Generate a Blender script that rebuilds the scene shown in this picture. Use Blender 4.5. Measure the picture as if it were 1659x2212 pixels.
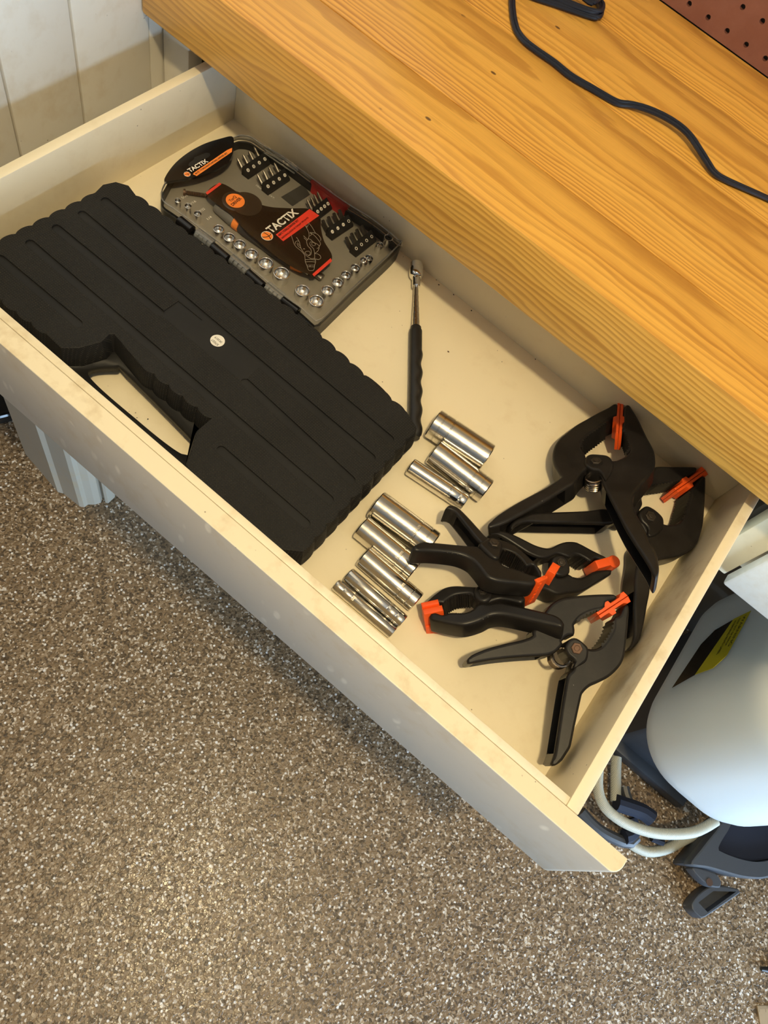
import bpy, bmesh, math, random
from mathutils import Vector, Matrix

for _o in list(bpy.data.objects):
    bpy.data.objects.remove(_o)
random.seed(7)
SC = bpy.context.scene
COL = SC.collection

# ------------------------------------------------------------------ camera
# metres; x runs along the drawer front, y into the bench, z up; drawer floor is z = 0
CAMR = [[0.762841, 0.6014505, 0.2373413], [0.6398345, -0.6492736, -0.4111637], [-0.0931952, 0.4655117, -0.8801213]]
cam = bpy.data.cameras.new('camera')
cam.sensor_fit = 'VERTICAL'
cam.sensor_height = 36.0
cam.lens = 36.0 * 1614.993 / 2212.0
cam.clip_start = 0.02
cam.clip_end = 60
cam_o = bpy.data.objects.new('camera', cam)
COL.objects.link(cam_o)
_r = Matrix(CAMR)          # rows: image right, image down, forward
_m = Matrix((_r[0], -_r[1], -_r[2])).transposed().to_4x4()
_m.translation = Vector((0, 0, 0.62))
cam_o.matrix_world = _m
SC.camera = cam_o

# ------------------------------------------------------------------ world and exposure
SC.view_settings.view_transform = 'Standard'
SC.view_settings.look = 'None'
SC.view_settings.gamma = 1.0
SC.view_settings.use_curve_mapping = False
SC.view_settings.exposure = 0.0
SC.render.film_transparent = False
w = bpy.data.worlds.new('world')
SC.world = w
w.use_nodes = True
w.node_tree.nodes['Background'].inputs[0].default_value = (0.62, 0.78, 1.0, 1)
w.node_tree.nodes['Background'].inputs[1].default_value = 0.35

# ------------------------------------------------------------------ lights
def lamp(name, kind, loc, power, color, size=0.1, size_y=None, target=None, spread=None):
    l = bpy.data.lights.new(name, kind)
    l.energy = power
    l.color = color
    if kind == 'AREA':
        l.shape = 'RECTANGLE' if size_y else 'SQUARE'
        l.size = size
        if size_y: l.size_y = size_y
        if spread: l.spread = math.radians(spread)
    elif kind == 'POINT':
        l.shadow_soft_size = size
    o = bpy.data.objects.new(name, l)
    COL.objects.link(o)
    o.location = loc
    if target is not None:
        o.rotation_euler = (Vector(target) - Vector(loc)).to_track_quat('-Z', 'Y').to_euler()
    return o
WARM = (1.0, 0.80, 0.45)
WARM2 = (1.0, 0.76, 0.42)
COOL = (0.50, 0.72, 1.0)
lamp('ceiling_bulb', 'POINT', (0.15, -0.12, 1.52), 58, WARM, 0.04)
lamp('ceiling_bulb_far', 'POINT', (-1.0, -1.5, 1.52), 8, WARM2, 0.06)
lamp('garage_opening', 'AREA', (2.45, -0.45, -0.12), 135, COOL, 2.3, 1.0, (0.0, -0.3, -0.15))

# traced outlines in metres (world coordinates)
D = {"planes":{"A":[0.0595,0.6,-0.1],
"B":[0.03,0.0,0.0],
"C":[-0.0191,0.07523,0.19946],
"D":[0.14015,0.24,-0.28],
"E":[0.027,0.0,0.0],
"F":[0.02613,0.52,-0.05]},"A_left":[[0.04085,0.59619,0.02439],[0.03826,0.594,0.02306],[0.03596,0.58565,0.02251],[0.03086,0.57228,0.02079],[0.02626,0.55794,0.01946],[0.02172,0.54379,0.01815],[0.019,0.52888,0.01801],[0.01707,0.51727,0.01801],[0.01722,0.50577,0.01926],[0.01924,0.49559,0.02149],[0.02297,0.48544,0.02474],[0.02819,0.47646,0.02877],[0.03377,0.47034,0.03273],[0.03861,0.4651,0.03615],[0.04094,0.46189,0.03787],[0.03897,0.45373,0.03751],[0.03605,0.44276,0.03685],[0.03097,0.42918,0.03517],[0.02314,0.40759,0.03262],[0.01746,0.3871,0.03127],[0.01604,0.37665,0.03146],[0.01577,0.37145,0.03182],[0.01789,0.36786,0.03345],[0.02208,0.37308,0.03544],[0.02838,0.38531,0.03799],[0.04091,0.41899,0.04215],[0.05057,0.44899,0.04495],[0.05401,0.46065,0.04584],[0.05368,0.4687,0.04484],[0.05433,0.47956,0.04414],[0.05548,0.48616,0.04417],[0.05398,0.49475,0.04241],[0.04832,0.50094,0.0384],[0.04557,0.50539,0.0363],[0.04108,0.5101,0.03314],[0.03785,0.51567,0.03064],[0.03617,0.52228,0.02897],[0.0374,0.53331,0.02861],[0.03987,0.54391,0.02903],[0.04183,0.55432,0.02917],[0.04348,0.56397,0.02919],[0.04618,0.57095,0.03011],[0.04801,0.57677,0.03063],[0.04367,0.59219,0.02648]],
"A_right":[[0.05094,0.59988,0.03008],[0.05597,0.59511,0.03357],[0.06774,0.5802,0.04212],[0.08212,0.55873,0.0529],[0.09388,0.54213,0.06162],[0.09883,0.53185,0.06561],[0.1025,0.51992,0.06901],[0.10342,0.50663,0.07089],[0.1024,0.49242,0.0717],[0.10156,0.4797,0.07247],[0.10161,0.46963,0.0735],[0.10531,0.45917,0.07677],[0.11389,0.44601,0.08323],[0.1235,0.4342,0.09018],[0.13118,0.42274,0.09593],[0.13896,0.41375,0.1015],[0.14348,0.40481,0.10511],[0.14666,0.39704,0.10779],[0.14787,0.39076,0.10915],[0.14741,0.38649,0.10929],[0.14467,0.38858,0.10744],[0.1403,0.39453,0.10423],[0.13422,0.40133,0.0999],[0.11721,0.41928,0.0879],[0.1068,0.43125,0.08046],[0.09282,0.44904,0.07029],[0.07804,0.46785,0.05954],[0.07407,0.4735,0.05659],[0.06992,0.48115,0.05333],[0.06527,0.48519,0.05014],[0.05951,0.48395,0.04681],[0.05339,0.48664,0.04287],[0.04988,0.49222,0.04021],[0.04871,0.49997,0.03873],[0.05136,0.50463,0.03985],[0.05774,0.50792,0.04335],[0.06394,0.5099,0.04687],[0.06865,0.50737,0.04996],[0.0722,0.50954,0.05187],[0.07434,0.51385,0.05272],[0.0763,0.51867,0.05341],[0.07717,0.52831,0.05297],[0.07453,0.53658,0.05056],[0.06954,0.54613,0.04661],[0.06326,0.55649,0.04181],[0.06146,0.55348,0.04103],[0.05944,0.55814,0.03935],[0.05656,0.56964,0.03647],[0.04894,0.59244,0.02962]],
"A_lpocketI":[[0.02161,0.37091,0.03538],[0.02838,0.38531,0.03799],[0.04091,0.41899,0.04215],[0.05057,0.44899,0.04495]],
"A_lpocketO":[[0.01587,0.37465,0.03156],[0.01875,0.39243,0.03151],[0.03061,0.42828,0.03504],[0.03878,0.45521,0.03725]],
"A_rpocketI":[[0.14581,0.38322,0.10866],[0.13422,0.40133,0.0999],[0.11721,0.41928,0.0879],[0.1068,0.43125,0.08046],[0.09282,0.44904,0.07029],[0.08037,0.46489,0.06123]],
"A_rpocketO":[[0.14911,0.38547,0.11042],[0.14182,0.40827,0.10377],[0.12951,0.42451,0.09475],[0.11435,0.4463,0.08348],[0.10191,0.46552,0.0741],[0.09107,0.48276,0.06587]],
"A_teethL":[[0.0396,0.51295,0.03196],[0.03647,0.51991,0.02939],[0.0374,0.53331,0.02861],[0.03987,0.54391,0.02903],[0.04183,0.55432,0.02917],[0.04348,0.56397,0.02919]],
"A_teethR":[[0.07621,0.52407,0.05282],[0.07573,0.53235,0.0517],[0.07318,0.5395,0.04946],[0.06853,0.54807,0.04581],[0.06326,0.55649,0.04181]],
"A_bolt":[[0.05958,0.49581,0.04567],[0.06364,0.49831,0.04785]],
"A_boss":[[0.05033,0.4919,0.04051],[0.04916,0.49964,0.03903],[0.05136,0.50463,0.03985],[0.05774,0.50792,0.04335],[0.06394,0.5099,0.04687],[0.06865,0.50737,0.04996],[0.07341,0.49961,0.05359],[0.0758,0.48828,0.05615],[0.07569,0.47564,0.05735],[0.07041,0.48146,0.0536],[0.06527,0.48519,0.05014],[0.05951,0.48395,0.04681],[0.05339,0.48664,0.04287]],
"A_spring":[[0.06312,0.4827,0.0491]],
"A_pad":[[0.04076,0.60752,0.02321],[0.05966,0.55047,0.04025]],
"A_recess":[[0.05211,0.57644,0.03312]],
"B_left":[[0.14606,0.59002,0.03],[0.13821,0.58318,0.03],[0.1264,0.57112,0.03],[0.11183,0.55623,0.03],[0.11135,0.54885,0.03],[0.10922,0.53645,0.03],[0.10525,0.52124,0.03],[0.10533,0.50701,0.03],[0.10858,0.4951,0.03],[0.10293,0.48522,0.03],[0.10023,0.47689,0.03],[0.09254,0.47056,0.03],[0.08074,0.45576,0.03],[0.05663,0.43012,0.03],[0.04215,0.41463,0.03],[0.03572,0.40283,0.03],[0.03301,0.39476,0.03],[0.03287,0.38747,0.03],[0.03696,0.38436,0.03],[0.0376,0.3909,0.03],[0.04301,0.40095,0.03],[0.05932,0.41629,0.03],[0.09145,0.44647,0.03],[0.10832,0.46295,0.03],[0.11154,0.47475,0.03],[0.11968,0.47856,0.03],[0.12351,0.4886,0.03],[0.12305,0.49874,0.03],[0.12223,0.5065,0.03],[0.1178,0.51292,0.03],[0.11673,0.52282,0.03],[0.1174,0.53125,0.03],[0.12425,0.54151,0.03],[0.13215,0.55173,0.03],[0.14132,0.56497,0.03],[0.14449,0.57449,0.03],[0.1487,0.58571,0.03]],
"B_right":[[0.15579,0.58421,0.03],[0.15928,0.58716,0.03],[0.16255,0.58241,0.03],[0.1698,0.567,0.03],[0.17813,0.54766,0.03],[0.18268,0.53595,0.03],[0.18557,0.52498,0.03],[0.18774,0.51041,0.03],[0.18549,0.49801,0.03],[0.17881,0.48455,0.03],[0.17006,0.47221,0.03],[0.16497,0.46439,0.03],[0.16384,0.45253,0.03],[0.17077,0.43606,0.03],[0.17453,0.42683,0.03],[0.17809,0.41567,0.03],[0.18263,0.40281,0.03],[0.18811,0.38382,0.03],[0.18793,0.37374,0.03],[0.18512,0.3641,0.03],[0.18305,0.36269,0.03],[0.18376,0.37089,0.03],[0.18192,0.38005,0.03],[0.17674,0.39001,0.03],[0.16771,0.40611,0.03],[0.16118,0.41929,0.03],[0.15423,0.43245,0.03],[0.14731,0.45056,0.03],[0.14063,0.46407,0.03],[0.14178,0.47736,0.03],[0.13287,0.48417,0.03],[0.12632,0.4882,0.03],[0.12366,0.49297,0.03],[0.12397,0.50178,0.03],[0.12677,0.50776,0.03],[0.13433,0.50987,0.03],[0.1451,0.50767,0.03],[0.14883,0.50393,0.03],[0.15242,0.50533,0.03],[0.15812,0.5109,0.03],[0.1624,0.51932,0.03],[0.16256,0.5291,0.03],[0.1597,0.54145,0.03],[0.15679,0.55401,0.03],[0.15358,0.56201,0.03],[0.15501,0.56797,0.03]],
"B_lpocketI":[[0.03821,0.39149,0.03],[0.04301,0.40095,0.03],[0.05932,0.41629,0.03],[0.09145,0.44647,0.03],[0.1044,0.45912,0.03]],
"B_lpocketO":[[0.03375,0.39668,0.03],[0.03867,0.40755,0.03],[0.05297,0.42626,0.03],[0.08382,0.45918,0.03],[0.09619,0.47315,0.03]],
"B_rpocketI":[[0.18409,0.3703,0.03],[0.18192,0.38005,0.03],[0.17674,0.39001,0.03],[0.16771,0.40611,0.03],[0.16118,0.41929,0.03]],
"B_rpocketO":[[0.18827,0.37315,0.03],[0.188,0.38554,0.03],[0.18344,0.39982,0.03],[0.17809,0.41567,0.03],[0.17276,0.43006,0.03]],
"B_teethL":[[0.11673,0.52282,0.03],[0.1174,0.53125,0.03],[0.12425,0.54151,0.03],[0.13215,0.55173,0.03],[0.13975,0.56281,0.03]],
"B_teethR":[[0.16303,0.52313,0.03],[0.1624,0.53109,0.03],[0.1597,0.54145,0.03],[0.15679,0.55401,0.03],[0.15396,0.56126,0.03]],
"B_bolt":[[0.13427,0.49758,0.03],[0.13839,0.50162,0.03]],
"B_boss":[[0.12366,0.49297,0.03],[0.12397,0.50178,0.03],[0.12715,0.50707,0.03],[0.13566,0.50904,0.03],[0.1451,0.50767,0.03],[0.14966,0.50159,0.03],[0.15119,0.49473,0.03],[0.1498,0.48615,0.03],[0.14474,0.47818,0.03],[0.14123,0.4799,0.03],[0.13929,0.4842,0.03],[0.13511,0.48634,0.03],[0.12951,0.48713,0.03]],
"B_pad":[[0.15572,0.59519,0.03],[0.14204,0.54819,0.03]],
"B_spring":[[0.13178,0.47381,0.03]],
"C_left":[[0.13754,0.37621,0.06628],[0.12954,0.37006,0.06445],[0.12015,0.36153,0.06204],[0.11116,0.3525,0.05957],[0.1045,0.34458,0.05748],[0.10108,0.33647,0.05561],[0.10042,0.3278,0.05383],[0.10094,0.32177,0.05267],[0.10207,0.31388,0.05118],[0.10188,0.30577,0.04955],[0.10424,0.30332,0.04924],[0.10064,0.29629,0.04756],[0.08951,0.2818,0.04384],[0.08096,0.2699,0.04082],[0.07538,0.25999,0.03842],[0.07383,0.25518,0.03735],[0.074,0.25132,0.03659],[0.07593,0.24962,0.0364],[0.0802,0.25371,0.03753],[0.09201,0.26683,0.04104],[0.10701,0.28169,0.04513],[0.12395,0.29768,0.04959],[0.12807,0.30642,0.05165],[0.12811,0.31368,0.0531],[0.12641,0.31471,0.05318],[0.12787,0.32222,0.05478],[0.13128,0.32539,0.05567],[0.12935,0.32977,0.0564],[0.12673,0.33243,0.05673],[0.12639,0.33615,0.05745],[0.12666,0.34119,0.05848],[0.12934,0.34823,0.06008],[0.13372,0.35506,0.06177],[0.13848,0.3614,0.0634],[0.13695,0.36587,0.06417],[0.1404,0.37197,0.06565],[0.14159,0.37583,0.06651]],
"C_right":[[0.15082,0.3756,0.06716],[0.15289,0.37647,0.06749],[0.15688,0.37158,0.06681],[0.1638,0.35949,0.06492],[0.17194,0.34392,0.06243],[0.17558,0.33515,0.06095],[0.17627,0.32642,0.05926],[0.17412,0.31547,0.05692],[0.1697,0.3058,0.05466],[0.16619,0.29917,0.05307],[0.16491,0.29361,0.05186],[0.16471,0.29019,0.05117],[0.16716,0.2837,0.05006],[0.17046,0.27558,0.04869],[0.17468,0.26535,0.04696],[0.17937,0.2545,0.04515],[0.18138,0.24916,0.04424],[0.18175,0.2437,0.04318],[0.1819,0.23696,0.04184],[0.18039,0.23177,0.04069],[0.17828,0.22866,0.03992],[0.17586,0.22843,0.03969],[0.17522,0.23133,0.04022],[0.17345,0.23706,0.04123],[0.17045,0.24329,0.04224],[0.16114,0.26214,0.0453],[0.15189,0.28104,0.04838],[0.1462,0.29416,0.05057],[0.14686,0.30087,0.05195],[0.14516,0.30504,0.05266],[0.14296,0.30711,0.05291],[0.13804,0.30777,0.05267],[0.13288,0.30979,0.05268],[0.13043,0.31327,0.05319],[0.12987,0.31832,0.05416],[0.13197,0.32279,0.05521],[0.13502,0.32488,0.05585],[0.14247,0.32386,0.05621],[0.14689,0.32393,0.05656],[0.15136,0.32717,0.05754],[0.15415,0.33179,0.05867],[0.15509,0.33807,0.05999],[0.15464,0.34643,0.06163],[0.15344,0.35263,0.06277],[0.14973,0.35925,0.06381],[0.15186,0.36503,0.06513],[0.15077,0.37228,0.06649]],
"C_lpocketI":[[0.07659,0.24593,0.03571],[0.08062,0.25316,0.03745],[0.09201,0.26683,0.04104],[0.10701,0.28169,0.04513],[0.12046,0.29413,0.04862]],
"C_lpocketO":[[0.07259,0.24885,0.03599],[0.07472,0.25857,0.03809],[0.08512,0.27598,0.04234],[0.09853,0.29321,0.04679],[0.10987,0.30881,0.05076]],
"C_rpocketI":[[0.17422,0.22911,0.0397],[0.17345,0.23706,0.04123],[0.17045,0.24329,0.04224],[0.16114,0.26214,0.0453],[0.15189,0.28104,0.04838],[0.14665,0.29267,0.0503]],
"C_rpocketO":[[0.17955,0.23052,0.04038],[0.18175,0.2437,0.04318],[0.18004,0.25272,0.04485],[0.17237,0.27117,0.04795],[0.16469,0.28895,0.05092],[0.16084,0.30047,0.05293]],
"C_teethL":[[0.12652,0.33706,0.05764],[0.12727,0.3425,0.05878],[0.12934,0.34823,0.06008],[0.13372,0.35506,0.06177],[0.13817,0.36074,0.06324]],
"C_teethR":[[0.15428,0.33269,0.05886],[0.15509,0.33807,0.05999],[0.15464,0.34643,0.06163],[0.15344,0.35263,0.06277],[0.14973,0.35925,0.06381]],
"C_bolt":[[0.1388,0.31657,0.05448],[0.14271,0.31974,0.05541]],
"C_boss":[[0.13019,0.31308,0.05313],[0.12999,0.31921,0.05434],[0.13245,0.32318,0.05532],[0.13668,0.32465,0.05593],[0.14542,0.3239,0.05644],[0.1489,0.32048,0.05602],[0.1515,0.31404,0.05493],[0.14976,0.308,0.05359],[0.1458,0.30095,0.05189],[0.14482,0.30553,0.05273],[0.14262,0.30761,0.05298],[0.13722,0.30787,0.05263],[0.13288,0.30979,0.05268]],
"C_pad":[[0.14804,0.38318,0.06846],[0.13767,0.35262,0.06158]],
"C_spring":[[0.13485,0.30595,0.05206]],
"F_near":[[0.02736,0.26744,0.02698],[0.02903,0.26981,0.02773],[0.03518,0.2713,0.03086],[0.0389,0.27689,0.03251],[0.0481,0.28349,0.03696],[0.05235,0.29121,0.03879],[0.05232,0.2959,0.03854],[0.05508,0.30024,0.03976],[0.05922,0.30201,0.04182],[0.06443,0.3081,0.04423],[0.0747,0.31248,0.04935],[0.08871,0.31725,0.05639],[0.1013,0.32108,0.06275],[0.10861,0.32234,0.06649],[0.11418,0.31957,0.06953],[0.11447,0.31642,0.06983],[0.10923,0.31431,0.06721],[0.09982,0.31091,0.06249],[0.08611,0.30616,0.0556],[0.07584,0.30224,0.05045],[0.06937,0.29875,0.04726],[0.0646,0.29359,0.04504],[0.06081,0.2851,0.04349],[0.0532,0.27447,0.04007],[0.04341,0.26913,0.03525],[0.0349,0.26588,0.03098],[0.02901,0.26396,0.02802]],
"F_far":[[0.01778,0.27361,0.02169],[0.01774,0.2796,0.02137],[0.01909,0.28785,0.02166],[0.02173,0.2971,0.02257],[0.02761,0.30398,0.02529],[0.03747,0.31009,0.03011],[0.04466,0.31456,0.03362],[0.04857,0.31856,0.03546],[0.05439,0.319,0.03846],[0.06202,0.32076,0.04234],[0.07448,0.32599,0.04856],[0.07992,0.32507,0.05143],[0.07967,0.31898,0.05161],[0.0727,0.31637,0.04812],[0.06445,0.31287,0.044],[0.06045,0.30764,0.04218],[0.05707,0.30285,0.04066],[0.05276,0.29977,0.03858],[0.04778,0.301,0.03593],[0.04289,0.30354,0.03325],[0.03827,0.30086,0.03098],[0.03273,0.29511,0.02839],[0.02995,0.28769,0.02732],[0.02918,0.28294,0.02716],[0.02643,0.28158,0.02579],[0.02143,0.27502,0.02352]],
"F_bolt":[[0.05081,0.30917,0.03709],[0.0538,0.31129,0.03854]],
"F_boss":[[0.04332,0.30749,0.03328],[0.04388,0.31279,0.03331],[0.04693,0.31679,0.03469],[0.05165,0.31767,0.0371],[0.05678,0.31341,0.03998],[0.05876,0.30762,0.0413],[0.05669,0.30198,0.04051],[0.05191,0.29976,0.03813],[0.04652,0.3025,0.03519]],
"F_teethL":[[0.02944,0.28552,0.02716],[0.03083,0.29073,0.02762],[0.03326,0.29573,0.02864],[0.03827,0.30086,0.03098],[0.04227,0.3031,0.03295]],
"F_teethR":[[0.04206,0.27893,0.03405],[0.04593,0.28123,0.03595],[0.0488,0.28376,0.03732]],
"F_pad":[[0.02606,0.28071,0.02564],[0.0168,0.26933,0.0214],[0.02023,0.26232,0.02353],[0.03512,0.24671,0.03206]],
"D_near":[[0.07874,0.34219,0.06324],[0.07397,0.34148,0.06229],[0.06683,0.33879,0.06133],[0.06249,0.33809,0.06048],[0.0534,0.33354,0.05958],[0.04665,0.33193,0.05841],[0.04159,0.33551,0.05619],[0.04049,0.33873,0.05502],[0.03517,0.33215,0.05559],[0.02663,0.3339,0.05305],[0.02078,0.33401,0.05162],[0.01134,0.32623,0.05153],[-0.00231,0.31575,0.05119],[-0.01246,0.30796,0.05093],[-0.01768,0.30356,0.05091],[-0.02,0.29766,0.05201],[-0.02078,0.29331,0.05304],[-0.01939,0.29183,0.05379],[-0.0158,0.29391,0.05406],[-0.00845,0.3011,0.05382],[0.00146,0.30906,0.05397],[0.0128,0.31639,0.05463],[0.02295,0.31888,0.05637],[0.03187,0.31631,0.05923],[0.04159,0.31196,0.06278],[0.04907,0.3137,0.06409],[0.05753,0.31907,0.06462],[0.06632,0.3258,0.06484],[0.07521,0.33249,0.06511],[0.07684,0.33605,0.0645]],
"D_far":[[0.07749,0.35036,0.06065],[0.06852,0.35584,0.05696],[0.05739,0.3595,0.05326],[0.04701,0.36118,0.0503],[0.03797,0.35979,0.04852],[0.03104,0.35599,0.04792],[0.02283,0.3509,0.04738],[0.01227,0.35421,0.04392],[-0.00022,0.35898,0.03959],[-0.0124,0.3628,0.03559],[-0.01836,0.36247,0.03425],[-0.02259,0.35899,0.03421],[-0.02285,0.35217,0.03606],[-0.02025,0.35481,0.03594],[-0.01584,0.35604,0.03666],[-0.00675,0.35239,0.03986],[0.00392,0.34743,0.04381],[0.01438,0.34256,0.04769],[0.02133,0.34044,0.04995],[0.02771,0.33933,0.05179],[0.03646,0.33914,0.05394],[0.0397,0.34229,0.05384],[0.03972,0.34814,0.05221],[0.04347,0.35033,0.05249],[0.04948,0.35181,0.05352],[0.05685,0.35029,0.05572],[0.06394,0.34717,0.05829],[0.06809,0.35258,0.05777],[0.07788,0.34521,0.06219]],
"D_bolt":[[0.03074,0.34523,0.05086],[0.03419,0.34862,0.05074]],
"D_boss":[[0.02092,0.33561,0.0512],[0.02291,0.34497,0.04906],[0.02606,0.35032,0.04832],[0.03139,0.35332,0.04876],[0.03631,0.35218,0.05026],[0.04002,0.3426,0.05383],[0.04174,0.33424,0.05658],[0.03765,0.33099,0.05651],[0.02939,0.33225,0.05417]],
"D_fpocketI":[[-0.01801,0.35628,0.03607],[-0.00675,0.35239,0.03986],[0.00392,0.34743,0.04381],[0.01438,0.34256,0.04769],[0.02018,0.3408,0.04957]],
"D_fpocketO":[[-0.01836,0.36247,0.03425],[-0.0075,0.36126,0.0372],[0.00459,0.35747,0.04116],[0.01581,0.3531,0.04508],[0.0205,0.35163,0.04661]],
"D_teethL":[[0.04086,0.34778,0.05258],[0.04413,0.35097,0.05247],[0.04948,0.35181,0.05352],[0.05685,0.35029,0.05572],[0.06284,0.34753,0.05793]],
"D_teethR":[[0.05404,0.33415,0.05956],[0.05881,0.33595,0.0602],[0.06487,0.33899,0.0608]],
"D_pad":[[0.08197,0.36168,0.05856],[0.07846,0.33758,0.06446],[0.0809,0.30984,0.07281]],
"E_far":[[0.12492,0.42966,0.027],[0.12188,0.43041,0.027],[0.10934,0.42695,0.027],[0.0957,0.42365,0.027],[0.08991,0.42115,0.027],[0.08338,0.41485,0.027],[0.07937,0.40794,0.027],[0.07611,0.39996,0.027],[0.07122,0.39465,0.027],[0.06189,0.38991,0.027],[0.047,0.38582,0.027],[0.03437,0.38149,0.027],[0.02589,0.37569,0.027],[0.02281,0.36966,0.027],[0.02307,0.36629,0.027],[0.02888,0.37132,0.027],[0.03732,0.37406,0.027],[0.05134,0.37617,0.027],[0.06336,0.37817,0.027],[0.0746,0.38296,0.027],[0.08004,0.39052,0.027],[0.08376,0.39765,0.027],[0.08987,0.40109,0.027],[0.09469,0.40329,0.027],[0.0959,0.40804,0.027],[0.09981,0.41178,0.027],[0.10691,0.41372,0.027],[0.11335,0.41505,0.027],[0.11482,0.42126,0.027],[0.12283,0.42525,0.027]],
"E_near":[[0.13311,0.42181,0.027],[0.13045,0.4193,0.027],[0.12252,0.41004,0.027],[0.11844,0.39973,0.027],[0.11435,0.39298,0.027],[0.10784,0.38861,0.027],[0.10325,0.38779,0.027],[0.1014,0.38256,0.027],[0.09674,0.37703,0.027],[0.09154,0.37561,0.027],[0.08577,0.36559,0.027],[0.08132,0.35686,0.027],[0.08657,0.35497,0.027],[0.09503,0.36059,0.027],[0.10487,0.3641,0.027],[0.11162,0.37263,0.027],[0.1176,0.37933,0.027],[0.12273,0.38754,0.027],[0.12767,0.40139,0.027],[0.13159,0.41209,0.027],[0.13412,0.4192,0.027]],
"E_bolt":[[0.09062,0.39051,0.027],[0.09397,0.39368,0.027]],
"E_boss":[[0.08317,0.38639,0.027],[0.08243,0.39161,0.027],[0.08535,0.39677,0.027],[0.0908,0.39958,0.027],[0.09572,0.3983,0.027],[0.10129,0.39178,0.027],[0.10261,0.38718,0.027],[0.09948,0.38076,0.027],[0.09345,0.37741,0.027],[0.08768,0.3801,0.027]],
"E_fpocketI":[[0.0243,0.36748,0.027],[0.03732,0.37406,0.027],[0.05134,0.37617,0.027],[0.06336,0.37817,0.027],[0.07111,0.38201,0.027]],
"E_fpocketO":[[0.02589,0.37569,0.027],[0.03699,0.38221,0.027],[0.05137,0.38702,0.027],[0.06364,0.39039,0.027],[0.07146,0.39428,0.027]],
"E_teethL":[[0.09534,0.40391,0.027],[0.09678,0.40828,0.027],[0.1007,0.41202,0.027],[0.10691,0.41372,0.027],[0.11092,0.41394,0.027]],
"E_teethR":[[0.10793,0.38846,0.027],[0.11162,0.39076,0.027],[0.11486,0.39381,0.027]],
"E_pad":[[0.12972,0.43302,0.027],[0.136,0.42574,0.027],[0.11749,0.40471,0.027]],
"deep_sockets":[[[-0.08843,0.43057,0.0166],[-0.02481,0.43854,0.0166],0.0166],[[-0.06819,0.40438,0.01744],[-0.00465,0.4073,0.01744],0.01744],[[-0.07624,0.37923,0.00949],[-0.01326,0.38729,0.00949],0.00949],[[-0.07493,0.32136,0.01413],[-0.01054,0.32555,0.01413],0.01413],[[-0.07055,0.29451,0.01263],[-0.00787,0.29552,0.01263],0.01263],[[-0.05118,0.27407,0.01118],[0.01157,0.27372,0.01118],0.01118],[[-0.05066,0.25272,0.00764],[0.01322,0.25202,0.00764],0.00764],[[-0.05274,0.23888,0.00592],[0.01274,0.23913,0.00592],0.00592]],
"magnet":[[-0.22723,0.58955,0.0075],[-0.21876,0.57626,0.0075],[-0.21675,0.57256,0.0075],[-0.21018,0.56349,0.0075],[-0.20804,0.56005,0.0075],[-0.20282,0.55318,0.0075],[-0.18423,0.52873,0.0075],[-0.1756,0.51696,0.0075],[-0.09298,0.40776,0.0075]],
"case_top":[[-0.47851,0.36921,0.0446],[-0.4817,0.382,0.0446],[-0.4772,0.39418,0.0446],[-0.4664,0.40054,0.0446],[-0.45289,0.39831,0.0446],[-0.25479,0.40959,0.0446],[-0.10901,0.40191,0.0446],[-0.09099,0.39536,0.0446],[-0.0878,0.22699,0.0446],[-0.10081,0.21567,0.0446],[-0.19868,0.21385,0.0446],[-0.21138,0.21771,0.0446],[-0.21483,0.22554,0.0446],[-0.22764,0.24799,0.0446],[-0.22764,0.26482,0.0446],[-0.30896,0.26095,0.0446],[-0.34504,0.26713,0.0446],[-0.34783,0.26393,0.0446],[-0.34608,0.25385,0.0446],[-0.35355,0.235,0.0446],[-0.36291,0.2244,0.0446],[-0.38254,0.22412,0.0446],[-0.43234,0.22077,0.0446],[-0.46961,0.22355,0.0446],[-0.48619,0.24451,0.0446]],
"case_hole":[[-0.34258,0.23132,0.018],[-0.33196,0.25197,0.018],[-0.32282,0.25313,0.018],[-0.23089,0.24508,0.018],[-0.22525,0.24215,0.018],[-0.22916,0.23143,0.018],[-0.27738,0.22847,0.018]],
"case_channels":[[[-0.4648,0.36961,0.0446],[-0.10291,0.36642,0.0446]],[[-0.46496,0.34144,0.0446],[-0.10303,0.33866,0.0446]],[[-0.46617,0.31202,0.0446],[-0.3373,0.31374,0.0446]],[[-0.2335,0.31513,0.0446],[-0.10199,0.30789,0.0446]],[[-0.46635,0.28232,0.0446],[-0.10356,0.27958,0.0446]],[[-0.4684,0.25144,0.0446],[-0.37371,0.25243,0.0446]],[[-0.20019,0.24901,0.0446],[-0.10341,0.24802,0.0446]]],
"case_panel":[[-0.33567,0.33531,0.0446],[-0.23644,0.33807,0.0446],[-0.23456,0.31324,0.0446],[-0.33581,0.31227,0.0446]],
"case_sticker":[[-0.28134,0.32992,0.0446],[-0.27694,0.33495,0.0446],[-0.28269,0.32294,0.0446],[-0.27963,0.3366,0.0446]],
"case_latch":[[-0.16544,0.40475,0.03],[-0.13569,0.40337,0.03]],
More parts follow.
